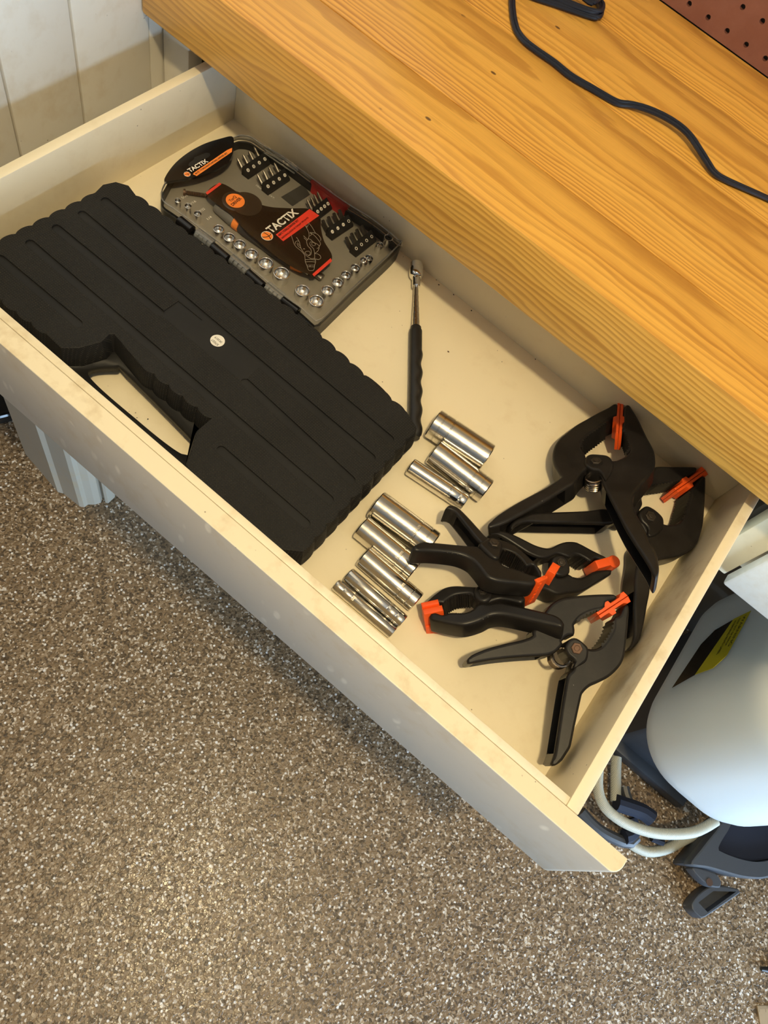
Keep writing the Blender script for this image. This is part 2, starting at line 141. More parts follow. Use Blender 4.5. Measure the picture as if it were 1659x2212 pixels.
"set_lid":[[-0.45252,0.42847,0.03],[-0.45761,0.43564,0.03],[-0.46047,0.44168,0.03],[-0.47139,0.46666,0.03],[-0.47531,0.49511,0.03],[-0.47237,0.5266,0.03],[-0.46522,0.54758,0.03],[-0.46377,0.55573,0.03],[-0.45434,0.56515,0.03],[-0.4358,0.56718,0.03],[-0.41091,0.57217,0.03],[-0.36992,0.57408,0.03],[-0.32743,0.57648,0.03],[-0.28984,0.58189,0.03],[-0.25429,0.58131,0.03],[-0.24775,0.57568,0.03],[-0.24351,0.50029,0.03],[-0.23888,0.43152,0.03],[-0.24144,0.42624,0.03],[-0.26243,0.42715,0.03],[-0.28353,0.42573,0.03],[-0.33512,0.42614,0.03],[-0.38009,0.42545,0.03],[-0.42572,0.42283,0.03],[-0.44345,0.42157,0.03]],
"set_card":[[-0.42735,0.48867,0.0275],[-0.40643,0.49425,0.0275],[-0.39119,0.49657,0.0275],[-0.38159,0.50033,0.0275],[-0.371,0.50785,0.0275],[-0.3579,0.52252,0.0275],[-0.3449,0.53775,0.0275],[-0.32972,0.5379,0.0275],[-0.32067,0.52853,0.0275],[-0.30602,0.51633,0.0275],[-0.28414,0.50379,0.0275],[-0.2817,0.47155,0.0275],[-0.28609,0.46935,0.0275],[-0.29819,0.46403,0.0275],[-0.32434,0.46044,0.0275],[-0.34592,0.46103,0.0275],[-0.36763,0.46163,0.0275],[-0.38826,0.4655,0.0275],[-0.40711,0.46505,0.0275],[-0.42583,0.46663,0.0275]],
"set_red1":[[-0.42852,0.48874,0.0278],[-0.42713,0.46685,0.0278],[-0.4241,0.46593,0.0278],[-0.42561,0.48866,0.0278]],
"set_red2":[[-0.2855,0.5033,0.0278],[-0.28199,0.50113,0.0278],[-0.2807,0.47079,0.0278],[-0.2839,0.4716,0.0278]],
"set_redbar":[[-0.34302,0.4818,0.0278],[-0.34451,0.53774,0.0278],[-0.33179,0.53898,0.0278],[-0.33222,0.48113,0.0278]],
"set_header":[[-0.46155,0.44273,0.029],[-0.47109,0.46416,0.029],[-0.47528,0.48833,0.029],[-0.47482,0.51291,0.029],[-0.47015,0.53376,0.029],[-0.46536,0.54661,0.029],[-0.45798,0.54185,0.029],[-0.4495,0.53206,0.029],[-0.44248,0.51862,0.029],[-0.44066,0.50032,0.029],[-0.4453,0.47553,0.029],[-0.45498,0.45231,0.029]],
"set_hole":[[-0.46209,0.47744,0.0304],[-0.46419,0.48105,0.0304],[-0.46475,0.48847,0.0304],[-0.46694,0.49121,0.0304],[-0.46572,0.49538,0.0304],[-0.46491,0.50151,0.0304],[-0.46423,0.5058,0.0304],[-0.46183,0.50833,0.0304],[-0.45949,0.5074,0.0304],[-0.45819,0.50253,0.0304],[-0.45944,0.49583,0.0304],[-0.45862,0.49202,0.0304],[-0.45843,0.48492,0.0304],[-0.45932,0.47801,0.0304]],
"set_headstrip":[[-0.45034,0.47222,0.0302],[-0.44643,0.47355,0.0302],[-0.44905,0.52911,0.0302],[-0.45299,0.53384,0.0302],[-0.45385,0.5275,0.0302],[-0.45127,0.47414,0.0302]],
"set_headball":[[-0.45379,0.46733,0.0303],[-0.45189,0.46992,0.0303]],
"t_head_tactix":[[-0.45348,0.47155,0.0304],[-0.45301,0.49813,0.0304]],
"t_head_line":[[-0.44774,0.47391,0.0306],[-0.44934,0.52369,0.0306]],
"set_disc":[[-0.40066,0.48286,0.0282],[-0.39464,0.49082,0.0282]],
"set_disc2":[[-0.39091,0.48916,0.0279],[-0.38009,0.5034,0.0279]],
"set_ball":[[-0.34734,0.47303,0.0282],[-0.34366,0.47769,0.0282]],
"t_tactix":[[-0.34634,0.47899,0.0284],[-0.34713,0.52373,0.0284]],
"t_bar1":[[-0.33852,0.48271,0.0284],[-0.33981,0.51576,0.0284]],
"t_bar2":[[-0.3342,0.48237,0.0284],[-0.33611,0.52716,0.0284]],
"t_torq":[[-0.40119,0.47761,0.0286],[-0.40223,0.4878,0.0286]],
"t_driver":[[-0.39662,0.47523,0.0286],[-0.39797,0.49034,0.0286]],
"t_ext":[[-0.41284,0.52826,0.0125],[-0.38671,0.52971,0.0125]],
"t_sizes":[[[-0.44585,0.45288,0.0125],[-0.44556,0.4604,0.0125]],[[-0.43457,0.45252,0.0125],[-0.43451,0.46145,0.0125]],[[-0.42139,0.454,0.0125],[-0.42138,0.461,0.0125]],[[-0.40914,0.45257,0.0125],[-0.40927,0.45861,0.0125]]],
"hand":[[[-0.33234,0.49397,0.0284],[-0.32686,0.49019,0.0284],[-0.32235,0.48717,0.0284],[-0.31739,0.48572,0.0284],[-0.31195,0.48584,0.0284],[-0.30671,0.48476,0.0284],[-0.304,0.48341,0.0284]],[[-0.32693,0.49595,0.0284],[-0.32262,0.49457,0.0284],[-0.31852,0.49199,0.0284],[-0.31433,0.48859,0.0284],[-0.31037,0.48686,0.0284],[-0.30612,0.4855,0.0284],[-0.30168,0.48534,0.0284],[-0.29773,0.48646,0.0284],[-0.29634,0.48913,0.0284]],[[-0.32162,0.48809,0.0284],[-0.32348,0.49058,0.0284],[-0.32311,0.49299,0.0284],[-0.32152,0.49401,0.0284]],[[-0.3215,0.49114,0.0284],[-0.31989,0.4893,0.0284],[-0.31701,0.48811,0.0284],[-0.31463,0.48822,0.0284]],[[-0.32021,0.49179,0.0284],[-0.31901,0.49041,0.0284],[-0.31692,0.49014,0.0284]],[[-0.31166,0.48906,0.0284],[-0.31186,0.49072,0.0284],[-0.31048,0.49054,0.0284]],[[-0.3077,0.48733,0.0284],[-0.3078,0.48959,0.0284],[-0.30622,0.49204,0.0284],[-0.30414,0.49177,0.0284],[-0.30246,0.4891,0.0284],[-0.30306,0.48694,0.0284],[-0.30592,0.4867,0.0284],[-0.3077,0.48733,0.0284]],[[-0.32361,0.50358,0.0284],[-0.3182,0.50308,0.0284]],[[-0.32149,0.50185,0.0284],[-0.31729,0.5013,0.0284]],[[-0.3178,0.50261,0.0284],[-0.31568,0.49944,0.0284],[-0.31119,0.49638,0.0284],[-0.30701,0.49584,0.0284],[-0.30339,0.4927,0.0284],[-0.30186,0.48984,0.0284],[-0.30237,0.48685,0.0284]],[[-0.31771,0.50468,0.0284],[-0.31541,0.50563,0.0284],[-0.31121,0.50507,0.0284],[-0.30621,0.5065,0.0284],[-0.30332,0.50529,0.0284],[-0.30123,0.50211,0.0284],[-0.30015,0.49866,0.0284],[-0.30036,0.49457,0.0284]],[[-0.31279,0.50113,0.0284],[-0.3134,0.50328,0.0284],[-0.31151,0.5047,0.0284],[-0.30811,0.50508,0.0284],[-0.30721,0.5033,0.0284],[-0.30801,0.50133,0.0284],[-0.3104,0.50123,0.0284],[-0.3117,0.50348,0.0284]],[[-0.31239,0.50066,0.0284],[-0.3098,0.49909,0.0284],[-0.30562,0.49854,0.0284],[-0.30264,0.49651,0.0284],[-0.29958,0.49364,0.0284],[-0.29525,0.48859,0.0284]],[[-0.33344,0.51639,0.0284],[-0.32755,0.51393,0.0284],[-0.32268,0.51118,0.0284],[-0.31903,0.50694,0.0284],[-0.3171,0.50252,0.0284]],[[-0.33378,0.52152,0.0284],[-0.32844,0.5208,0.0284],[-0.32295,0.5188,0.0284],[-0.31814,0.51647,0.0284]],[[-0.32249,0.51241,0.0284],[-0.31779,0.51642,0.0284],[-0.31295,0.51662,0.0284],[-0.30892,0.51481,0.0284],[-0.30761,0.51254,0.0284]],[[-0.32208,0.51194,0.0284],[-0.31807,0.51309,0.0284],[-0.31243,0.51234,0.0284],[-0.30741,0.51084,0.0284],[-0.30481,0.50924,0.0284],[-0.30356,0.50594,0.0284]],[[-0.32108,0.51223,0.0284],[-0.31926,0.51157,0.0284],[-0.31924,0.50863,0.0284]],[[-0.30322,0.50154,0.0284],[-0.30252,0.50435,0.0284]],[[-0.30017,0.49434,0.0284],[-0.29768,0.49648,0.0284],[-0.29411,0.49663,0.0284],[-0.29224,0.49516,0.0284],[-0.29217,0.49146,0.0284],[-0.29485,0.48956,0.0284]],[[-0.30494,0.48413,0.0284],[-0.30125,0.48022,0.0284],[-0.29915,0.47814,0.0284],[-0.29554,0.47608,0.0284],[-0.29009,0.47259,0.0284],[-0.28892,0.47264,0.0284],[-0.28655,0.47555,0.0284],[-0.28677,0.47758,0.0284],[-0.29019,0.48266,0.0284],[-0.29231,0.48658,0.0284],[-0.29496,0.48896,0.0284]],[[-0.30117,0.48033,0.0284],[-0.29774,0.48504,0.0284],[-0.29402,0.48823,0.0284]],[[-0.299,0.47833,0.0284],[-0.29579,0.48276,0.0284],[-0.29218,0.48628,0.0284]],[[-0.29519,0.47604,0.0284],[-0.28999,0.48243,0.0284]],[[-0.29354,0.47483,0.0284],[-0.28859,0.48043,0.0284]],[[-0.29312,0.47859,0.0284],[-0.29167,0.47712,0.0284]],[[-0.33087,0.51668,0.0284],[-0.32907,0.51497,0.0284]],[[-0.33076,0.51984,0.0284],[-0.32892,0.51516,0.0284]]],
"set_sockets":[[[-0.43912,0.43907,0.0235],0.00334],[[-0.42767,0.44203,0.0235],0.00384],[[-0.41438,0.44223,0.0235],0.00415],[[-0.38703,0.44413,0.0235],0.00595],[[-0.37247,0.44443,0.0235],0.00625],[[-0.35941,0.44584,0.0235],0.00657],[[-0.34328,0.44595,0.0235],0.00719],[[-0.3259,0.44831,0.0235],0.00799],[[-0.30697,0.45101,0.0235],0.00862],[[-0.27823,0.45077,0.0235],0.00775],[[-0.26039,0.4517,0.0235],0.00788],[[-0.26146,0.47086,0.0235],0.00667],[[-0.26145,0.48738,0.0235],0.00624],[[-0.26206,0.50189,0.0235],0.00563],[[-0.26191,0.51727,0.0235],0.00536],[[-0.2621,0.53284,0.0235],0.00473],[[-0.2608,0.53979,0.0235],0.00458],[[-0.26486,0.56397,0.0235],0.00413],[[-0.265,0.57947,0.0235],0.00486]],
"set_handle":[[-0.41723,0.46946,0.017],[-0.39857,0.46584,0.017],[-0.38637,0.46437,0.017],[-0.29535,0.4678,0.017],[-0.28684,0.4702,0.017],[-0.28269,0.47523,0.017],[-0.27775,0.48438,0.017]],
"set_screw":[[-0.44999,0.45818,0.018],[-0.43045,0.47524,0.018]],
"racks":[[[-0.42836,0.532,0.019],[-0.42894,0.56243,0.019]],[[-0.39911,0.53185,0.019],[-0.39917,0.56217,0.019]],[[-0.34114,0.54957,0.019],[-0.34162,0.56726,0.019]],[[-0.31217,0.53881,0.019],[-0.31056,0.5675,0.019]],[[-0.28019,0.54117,0.019],[-0.28002,0.57089,0.019]]],
"set_recess":[[-0.38423,0.53881,0.0125],[-0.38211,0.57387,0.0125],[-0.36663,0.5678,0.0125],[-0.36741,0.53882,0.0125]],
"set_latch":[[[-0.42029,0.42174,0.022],[-0.40242,0.42187,0.022]],[[-0.3752,0.42223,0.022],[-0.35368,0.42193,0.022]],[[-0.32929,0.42427,0.022],[-0.30757,0.42349,0.022]],[[-0.28379,0.4263,0.022],[-0.26354,0.42694,0.022]]],
"set_hinge":[[[-0.39624,0.42037,0.028],[-0.37507,0.42179,0.028]],[[-0.35182,0.42382,0.028],[-0.32904,0.42333,0.028]],[[-0.30512,0.4244,0.028],[-0.28345,0.42485,0.028]]],
"set_clasp":[[-0.36887,0.57512,0.026],[-0.32599,0.57596,0.026]],
"set_clasp2":[[-0.43358,0.56627,0.028],[-0.39221,0.57048,0.028]],
"set_base":[[-0.24258,0.43601,0.0],[-0.25271,0.58819,0.0]],
"cord":[[-0.32518,0.8113,0.1815],[-0.31505,0.79619,0.1815],[-0.30481,0.78192,0.1815],[-0.29242,0.76677,0.1815],[-0.28079,0.75605,0.1815],[-0.26746,0.751,0.1815],[-0.25155,0.75033,0.1815],[-0.23021,0.75137,0.1815],[-0.20753,0.75008,0.1815],[-0.18413,0.75458,0.1815],[-0.15706,0.76021,0.1815],[-0.14316,0.77005,0.1815],[-0.12386,0.77826,0.1815],[-0.09992,0.78207,0.1815],[-0.07949,0.78009,0.1815],[-0.05749,0.77052,0.1815],[-0.03644,0.76226,0.1815],[-0.02308,0.76503,0.1815],[-0.00532,0.77182,0.1815],[0.02291,0.78304,0.1815],[0.03967,0.78833,0.1815]],
"coil":[[[-0.32409,0.81579,0.184],[-0.30524,0.82177,0.184],[-0.28091,0.83719,0.184],[-0.26425,0.84714,0.184],[-0.24939,0.85656,0.184],[-0.24213,0.86358,0.184],[-0.24515,0.87451,0.184],[-0.25074,0.88397,0.184],[-0.25869,0.88954,0.184],[-0.26759,0.89076,0.184]],[[-0.3178,0.827,0.184],[-0.29722,0.83587,0.184],[-0.27461,0.8454,0.184],[-0.25899,0.8535,0.184],[-0.24944,0.86046,0.184],[-0.24471,0.86988,0.184],[-0.25051,0.88162,0.184],[-0.25959,0.88518,0.184]],[[-0.27404,0.88787,0.184],[-0.26122,0.88791,0.184],[-0.25764,0.88581,0.184],[-0.25532,0.87606,0.184],[-0.25535,0.86648,0.184],[-0.26155,0.86529,0.184],[-0.26896,0.8661,0.184],[-0.27944,0.86435,0.184]]],
"wallpost":[[-0.5401,0.557,0.0595],[-0.5955,0.557,0.0061]],
"hose":[[[0.40409,0.5101,-0.52],[0.414,0.49339,-0.52],[0.42388,0.47479,-0.52],[0.43657,0.46109,-0.52],[0.4536,0.45336,-0.52],[0.47419,0.45293,-0.52],[0.4946,0.45665,-0.52],[0.51886,0.46557,-0.52],[0.54318,0.47871,-0.52],[0.56887,0.49822,-0.52],[0.59009,0.51841,-0.52],[0.60316,0.53749,-0.52],[0.61486,0.55995,-0.52]],[[0.45829,0.56995,-0.6],[0.46889,0.54943,-0.6],[0.48015,0.52993,-0.6],[0.49398,0.50598,-0.6]],[[0.54774,0.47016,-0.612],[0.56372,0.47172,-0.612],[0.58384,0.47878,-0.612],[0.60022,0.49288,-0.612],[0.61464,0.51104,-0.612],[0.62713,0.53343,-0.612],[0.64023,0.55533,-0.612],[0.64734,0.57027,-0.612]]],
"hosebits":[[[0.4561,0.45523,-0.61],[0.48252,0.45157,-0.61],[0.50772,0.4538,-0.61],[0.53858,0.46281,-0.61],[0.55104,0.4705,-0.61],[0.55501,0.48488,-0.61]],[[0.49165,0.50094,-0.59],[0.51503,0.51074,-0.59],[0.53682,0.51924,-0.59],[0.55539,0.52052,-0.59]],[[0.49454,0.53701,-0.6],[0.51311,0.52157,-0.6],[0.53277,0.52128,-0.6]],[[0.577,0.50002,-0.605],[0.59723,0.50716,-0.605]],[[0.5282,0.49918,-0.6],[0.54371,0.48447,-0.6],[0.534,0.46776,-0.6]]],
"ruler":[[0.85376,0.40555,-0.622],[0.86967,0.41721,-0.622],[0.92653,0.45891,-0.622],[0.88425,0.33866,-0.622]],
"floorbit":[[0.83589,0.45547,-0.62],[0.87801,0.48118,-0.62]],
"container":[[-0.76593,0.28919,-0.58],[-0.71016,0.30219,-0.58],[-0.71531,0.33013,-0.58]],
"trim":[[-0.65808,0.29417,-0.625],[-0.56701,0.28214,-0.625],[-0.55881,0.28661,-0.625],[-0.52235,0.2883,-0.625],[-0.5158,0.29232,-0.625],[-0.51544,0.30005,-0.625],[-0.5075,0.30792,-0.625],[-0.50316,0.31718,-0.625],[-0.50878,0.32656,-0.625],[-0.49783,0.32248,-0.625],[-0.49397,0.32506,-0.625],[-0.49484,0.34045,-0.625],[-0.5029,0.36288,-0.625]],
"gb_rim":[[0.63041,0.49143,-0.56],[0.63521,0.52532,-0.56],[0.64357,0.56507,-0.56],[0.65575,0.61349,-0.56],[0.72459,0.67866,-0.56],[0.76738,0.65743,-0.56],[0.78936,0.60559,-0.56],[0.75245,0.56156,-0.56],[0.73624,0.54676,-0.56],[0.71312,0.53189,-0.56],[0.6887,0.52021,-0.56],[0.65866,0.50621,-0.56]],
"gb_hole":[[0.65908,0.54537,-0.56],[0.66132,0.57706,-0.56],[0.66911,0.6105,-0.56],[0.72279,0.66079,-0.56],[0.75462,0.64267,-0.56],[0.76617,0.61593,-0.56],[0.74171,0.58559,-0.56],[0.72181,0.56816,-0.56],[0.69587,0.55378,-0.56],[0.66804,0.54374,-0.56]],
"gb_side":[[0.64287,0.49581,-0.575],[0.65777,0.48936,-0.575],[0.68051,0.49018,-0.575],[0.69669,0.49961,-0.575],[0.6966,0.50694,-0.575],[0.68056,0.51359,-0.575]],
"gb_foot":[[0.67932,0.45366,-0.598],[0.69399,0.49885,-0.598],[0.73836,0.52904,-0.598],[0.74442,0.52621,-0.598],[0.70766,0.45265,-0.598],[0.70256,0.44668,-0.598]],
"gb_foothole":[[0.68782,0.4644,-0.598],[0.70215,0.49663,-0.598],[0.73677,0.52242,-0.598],[0.70765,0.46195,-0.598]]}

# ------------------------------------------------------------------ materials
class NT:
    def __init__(s, name):
        s.m = bpy.data.materials.new(name); s.m.use_nodes = True
        s.t = s.m.node_tree; s.t.nodes.clear()
        s.out = s.n('ShaderNodeOutputMaterial')
    def n(s, kind, **kw):
        x = s.t.nodes.new(kind)
        for k, v in kw.items():
            if k.startswith('i_'):
                key = k[2:].replace('_', ' ')
                x.inputs[key].default_value = v
            else: setattr(x, k, v)
        return x
    def l(s, a, b): s.t.links.new(a, b)
    def coord(s, scale=(1, 1, 1), which='Object', rot=(0, 0, 0)):
        c = s.n('ShaderNodeTexCoord'); m = s.n('ShaderNodeMapping')
        m.inputs['Scale'].default_value = scale; m.inputs['Rotation'].default_value = rot
        s.l(c.outputs[which], m.inputs['Vector']); return m.outputs[0]
    def noise(s, vec, scale, detail=3, rough=0.5, dist=0.0):
        x = s.n('ShaderNodeTexNoise'); x.inputs['Scale'].default_value = scale; x.inputs['Detail'].default_value = detail
        x.inputs['Roughness'].default_value = rough; x.inputs['Distortion'].default_value = dist
        s.l(vec, x.inputs['Vector']); return x.outputs['Fac']
    def ramp(s, fac, stops, interp='LINEAR'):
        r = s.n('ShaderNodeValToRGB'); cr = r.color_ramp; cr.interpolation = interp
        while len(cr.elements) < len(stops): cr.elements.new(0.5)
        for e, (p, c) in zip(cr.elements, stops):
            e.position = p; e.color = (c[0], c[1], c[2], 1) if not isinstance(c, (int, float)) else (c, c, c, 1)
        s.l(fac, r.inputs[0]); return r.outputs[0]
    def mix(s, fac, a, b, mode='MIX'):
        m = s.n('ShaderNodeMix', data_type='RGBA', blend_type=mode)
        if isinstance(fac, (int, float)): m.inputs[0].default_value = fac
        else: s.l(fac, m.inputs[0])
        for i, v in ((6, a), (7, b)):
            if isinstance(v, tuple): m.inputs[i].default_value = (*v[:3], 1)
            else: s.l(v, m.inputs[i])
        return m.outputs[2]
    def math(s, op, a, b=0.0):
        m = s.n('ShaderNodeMath', operation=op)
        for i, v in ((0, a), (1, b)):
            if isinstance(v, (int, float)): m.inputs[i].default_value = v
            else: s.l(v, m.inputs[i])
        return m.outputs[0]
    def bsdf(s, color, rough=0.5, metal=0.0, bump=None, strength=0.3, dist=0.001, spec=0.5, coat=0.0, **kw):
        b = s.n('ShaderNodeBsdfPrincipled')
        if isinstance(color, tuple): b.inputs['Base Color'].default_value = (*color[:3], 1)
        else: s.l(color, b.inputs['Base Color'])
        if isinstance(rough, (int, float)): b.inputs['Roughness'].default_value = rough
        else: s.l(rough, b.inputs['Roughness'])
        b.inputs['Metallic'].default_value = metal
        b.inputs['Specular IOR Level'].default_value = spec
        b.inputs['Coat Weight'].default_value = coat
        for k, v in kw.items(): b.inputs[k.replace('_', ' ')].default_value = v
        if bump is not None:
            u = s.n('ShaderNodeBump'); u.inputs['Strength'].default_value = strength; u.inputs['Distance'].default_value = dist
            s.l(bump, u.inputs['Height']); s.l(u.outputs[0], b.inputs['Normal'])
        s.l(b.outputs[0], s.out.inputs['Surface']); s.b = b
        return s.m

def simple(name, color, rough=0.5, metal=0.0, bump_scale=None, strength=0.2, dist=0.0005, **kw):
    t = NT(name); b = None
    if bump_scale: b = t.noise(t.coord(), bump_scale, 4)
    return t.bsdf(color, rough, metal, b, strength, dist, **kw)

def paint(name, color, dirt=0.25, rough=0.42, speck=True, stain=(0.45, 0.30, 0.12), grime=1.0, scuff=False):
    t = NT(name); v = t.coord()
    big = t.noise(v, 9, 5, 0.65); sm = t.noise(v, 60, 4, 0.6)
    k = t.ramp(t.math('MULTIPLY', big, sm), [(0.27, 0.0), (0.46, dirt * grime)])
    c = t.mix(k, color, stain)
    if speck:
        vo = t.n('ShaderNodeTexVoronoi'); vo.inputs['Scale'].default_value = 75; t.l(v, vo.inputs['Vector'])
        keep = t.ramp(t.noise(v, 14, 2), [(0.52, 0.0), (0.60, 1.0)])
        s_ = t.ramp(vo.outputs['Distance'], [(0.035, 1.0), (0.06, 0.0)])
        c = t.mix(t.math('MULTIPLY', s_, t.math('MULTIPLY', keep, 0.75)), c, (0.10, 0.06, 0.03))
    if scuff:
        vs = t.n('ShaderNodeTexVoronoi'); vs.inputs['Scale'].default_value = 1.0; t.l(t.coord((55, 55, 24), rot=(0, 0.35, 0)), vs.inputs['Vector'])
        c = t.mix(t.math('MULTIPLY', t.ramp(vs.outputs['Distance'], [(0.14, 1.0), (0.24, 0.0)]), t.ramp(t.noise(v, 22, 2), [(0.46, 0.0), (0.56, 0.8)])), c, (0.80, 0.72, 0.58))
    return t.bsdf(c, rough, 0, t.noise(v, 160, 3), 0.12, 0.0006)

M = {}
M['cream'] = paint('cream_paint', (0.80, 0.71, 0.52), 0.16)
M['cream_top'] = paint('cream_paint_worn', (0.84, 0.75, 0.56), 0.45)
M['face'] = paint('cream_paint_front_shaded', (0.58, 0.51, 0.41), 0.3, speck=False, scuff=True)  # same cream, base colour lowered to put the front's shade into it
M['wallpaint'] = paint('wall_paint', (0.70, 0.65, 0.55), 0.22, rough=0.5)
M['white'] = paint('white_paint', (0.80, 0.80, 0.77), 0.2, speck=False)
M['room'] = simple('room_paint', (0.42, 0.40, 0.37), 0.7)
M['trim_shaded'] = paint('shaded_trim_paint', (0.38, 0.33, 0.25), 0.3, rough=0.6, speck=False)  # wall paint darkened in its colour to stand for blocked daylight on the trim
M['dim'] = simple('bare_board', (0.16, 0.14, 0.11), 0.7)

def wood(name, top=True):
    t = NT(name)
    v = t.coord((0.035, 1, 1)) 
    low = t.n('ShaderNodeTexNoise'); low.inputs['Scale'].default_value = 5.0; low.inputs['Detail'].default_value = 2
    wob = t.noise(t.coord((1.6, 9, 9)), 3.0, 2)
    t.l(t.coord((0.30, 1, 1)), low.inputs['Vector'])
    sx = t.n('ShaderNodeSeparateXYZ'); t.l(t.coord(), sx.inputs[0])
    oi = t.n('ShaderNodeObjectInfo')
    # growth rings: distance from a pith line below and behind the board
    y = t.math('ADD', sx.outputs['Y'], t.math('MULTIPLY', low.outputs['Fac'], 0.05))
    z = t.math('ADD', sx.outputs['Z'], t.math('MULTIPLY', low.outputs['Fac'], 0.02))
    z = t.math('ADD', z, 0.072)
    y = t.math('ADD', t.math('ADD', y, t.math('MULTIPLY', oi.outputs['Random'], 0.02)), t.math('MULTIPLY', wob, 0.020))
    y = t.math('ADD', y, -0.08)
    r = t.math('SQRT', t.math('ADD', t.math('MULTIPLY', y, y), t.math('MULTIPLY', t.math('MULTIPLY', z, z), 1.0)))
    ph = t.math('MULTIPLY', r, 250.0)
    ph = t.math('ADD', ph, t.math('MULTIPLY', t.noise(t.coord((0.9, 7, 7)), 5, 4), 3.4))
    fr = t.math('FRACT', ph)
    late = t.ramp(fr, [(0.0, 0.05), (0.35, 0.15), (0.72, 1.0), (0.90, 0.85), (1.0, 0.05)])
    tone = t.noise(v, 22, 3)
    base = t.ramp(tone, [(0.3, (0.84, 0.47, 0.095)), (0.7, (0.74, 0.37, 0.060))])
    wide = t.ramp(t.noise(t.coord((0.05, 1, 1)), 16, 2), [(0.35, 0.35), (0.65, 0.9)])
    c = t.mix(t.math('MULTIPLY', late, wide), base, (0.40, 0.155, 0.018))
    fib = t.noise(t.coord((3, 260, 260)), 4, 2)
    c = t.mix(t.math('MULTIPLY', t.ramp(fib, [(0.45, 0.0), (0.75, 1.0)]), 0.25), c, (0.36, 0.17, 0.04))
    # nicks and resin spots
    vo = t.n('ShaderNodeTexVoronoi'); vo.inputs['Scale'].default_value = 26; t.l(t.coord((0.55, 1, 1)), vo.inputs['Vector'])
    keep = t.ramp(t.noise(t.coord(), 11, 2), [(0.50, 0.0), (0.56, 1.0)])
    sp = t.ramp(vo.outputs['Distance'], [(0.035, 1.0), (0.055, 0.0)])
    c = t.mix(t.math('MULTIPLY', sp, t.math('MULTIPLY', keep, 0.85)), c, (0.07, 0.025, 0.01))
    return t.bsdf(c, 0.36, 0, t.math('ADD', late, t.math('MULTIPLY', fib, 0.8)), 0.05, 0.0003, spec=0.45, coat=0.25, Coat_Roughness=0.25)
M['wood'] = wood('pine_boards')

def concrete():
    t = NT('flaked_floor'); v = t.coord()
    vo = t.n('ShaderNodeTexVoronoi', feature='SMOOTH_F1'); vo.inputs['Smoothness'].default_value = 0.35; vo.inputs['Scale'].default_value = 310; vo.inputs['Randomness'].default_value = 1.0
    wv = t.n('ShaderNodeMix', data_type='RGBA'); 
    nz = t.n('ShaderNodeTexNoise'); nz.inputs['Scale'].default_value = 120; t.l(v, nz.inputs['Vector'])
    wv.inputs[0].default_value = 0.006; t.l(v, wv.inputs[6]); t.l(nz.outputs['Color'], wv.inputs[7])
    t.l(wv.outputs[2], vo.inputs['Vector'])
    sep = t.n('ShaderNodeSeparateColor'); t.l(vo.outputs['Color'], sep.inputs[0])
    c = t.ramp(sep.outputs[0], [(0.0, (0.024, 0.018, 0.013)), (0.20, (0.075, 0.050, 0.029)), (0.32, (0.21, 0.140, 0.075)), (0.48, (0.27, 0.182, 0.100)), (0.60, (0.18, 0.120, 0.066)), (0.72, (0.33, 0.235, 0.140)), (0.84, (0.46, 0.35, 0.23)), (0.96, (0.92, 0.84, 0.72))])
    vo2 = t.n('ShaderNodeTexVoronoi'); vo2.inputs['Scale'].default_value = 165; t.l(v, vo2.inputs['Vector'])
    s2 = t.n('ShaderNodeSeparateColor'); t.l(vo2.outputs['Color'], s2.inputs[0])
    near = t.ramp(vo2.outputs['Distance'], [(0.22, 1.0), (0.36, 0.0)])
    wmask = t.math('MULTIPLY', near, t.ramp(s2.outputs[0], [(0.0, 0.0), (0.87, 1.0)], 'CONSTANT'))
    dmask = t.math('MULTIPLY', near, t.ramp(s2.outputs[1], [(0.0, 0.0), (0.90, 1.0)], 'CONSTANT'))
    c = t.mix(wmask, c, (0.92, 0.89, 0.84)); c = t.mix(dmask, c, (0.03, 0.028, 0.027))
    c = t.mix(0.28, c, (0.245, 0.165, 0.088))
    c = t.mix(t.math('MULTIPLY', wmask, 0.75), c, (0.92, 0.89, 0.84))
    rg = t.ramp(sep.outputs[1], [(0.0, 0.22), (1.0, 0.5)])
    return t.bsdf(c, rg, 0, t.math('ADD', sep.outputs[2], nz.outputs['Fac']), 0.5, 0.0016, spec=0.5)
M['floor'] = concrete()

def dots_black(name, base=(0.014, 0.0135, 0.013), dots=True):
    t = NT(name); v = t.coord()
    n1 = t.noise(v, 14, 3)
    if dots:
        sx = t.n('ShaderNodeSeparateXYZ'); t.l(t.coord((2900, 2900, 2900), rot=(0, 0, 0.05)), sx.inputs[0])
        a = t.math('SINE', sx.outputs['X']); b = t.math('SINE', t.math('ADD', sx.outputs['Y'], t.math('MULTIPLY', sx.outputs['Z'], 0.8)))
        h = t.math('MULTIPLY', t.math('MAXIMUM', a, 0.0), t.math('MAXIMUM', b, 0.0))
        c = t.mix(t.math('MULTIPLY', h, 0.8), base, (0.065, 0.060, 0.052))
        c = t.mix(t.ramp(n1, [(0.35, 0.0), (0.8, 0.3)]), c, (0.030, 0.030, 0.032))
        return t.bsdf(c, 0.6, 0, h, 0.7, 0.0008, spec=0.16)
    c = t.mix(t.ramp(n1, [(0.4, 0.0), (0.75, 0.5)]), base, (0.024, 0.023, 0.022))
    return t.bsdf(c, 0.5, 0, t.noise(v, 420, 2), 0.12, 0.0004, spec=0.22)
M['case_dots'] = dots_black('textured_black_plastic')
M['case_plain'] = dots_black('plain_black_plastic', dots=False)

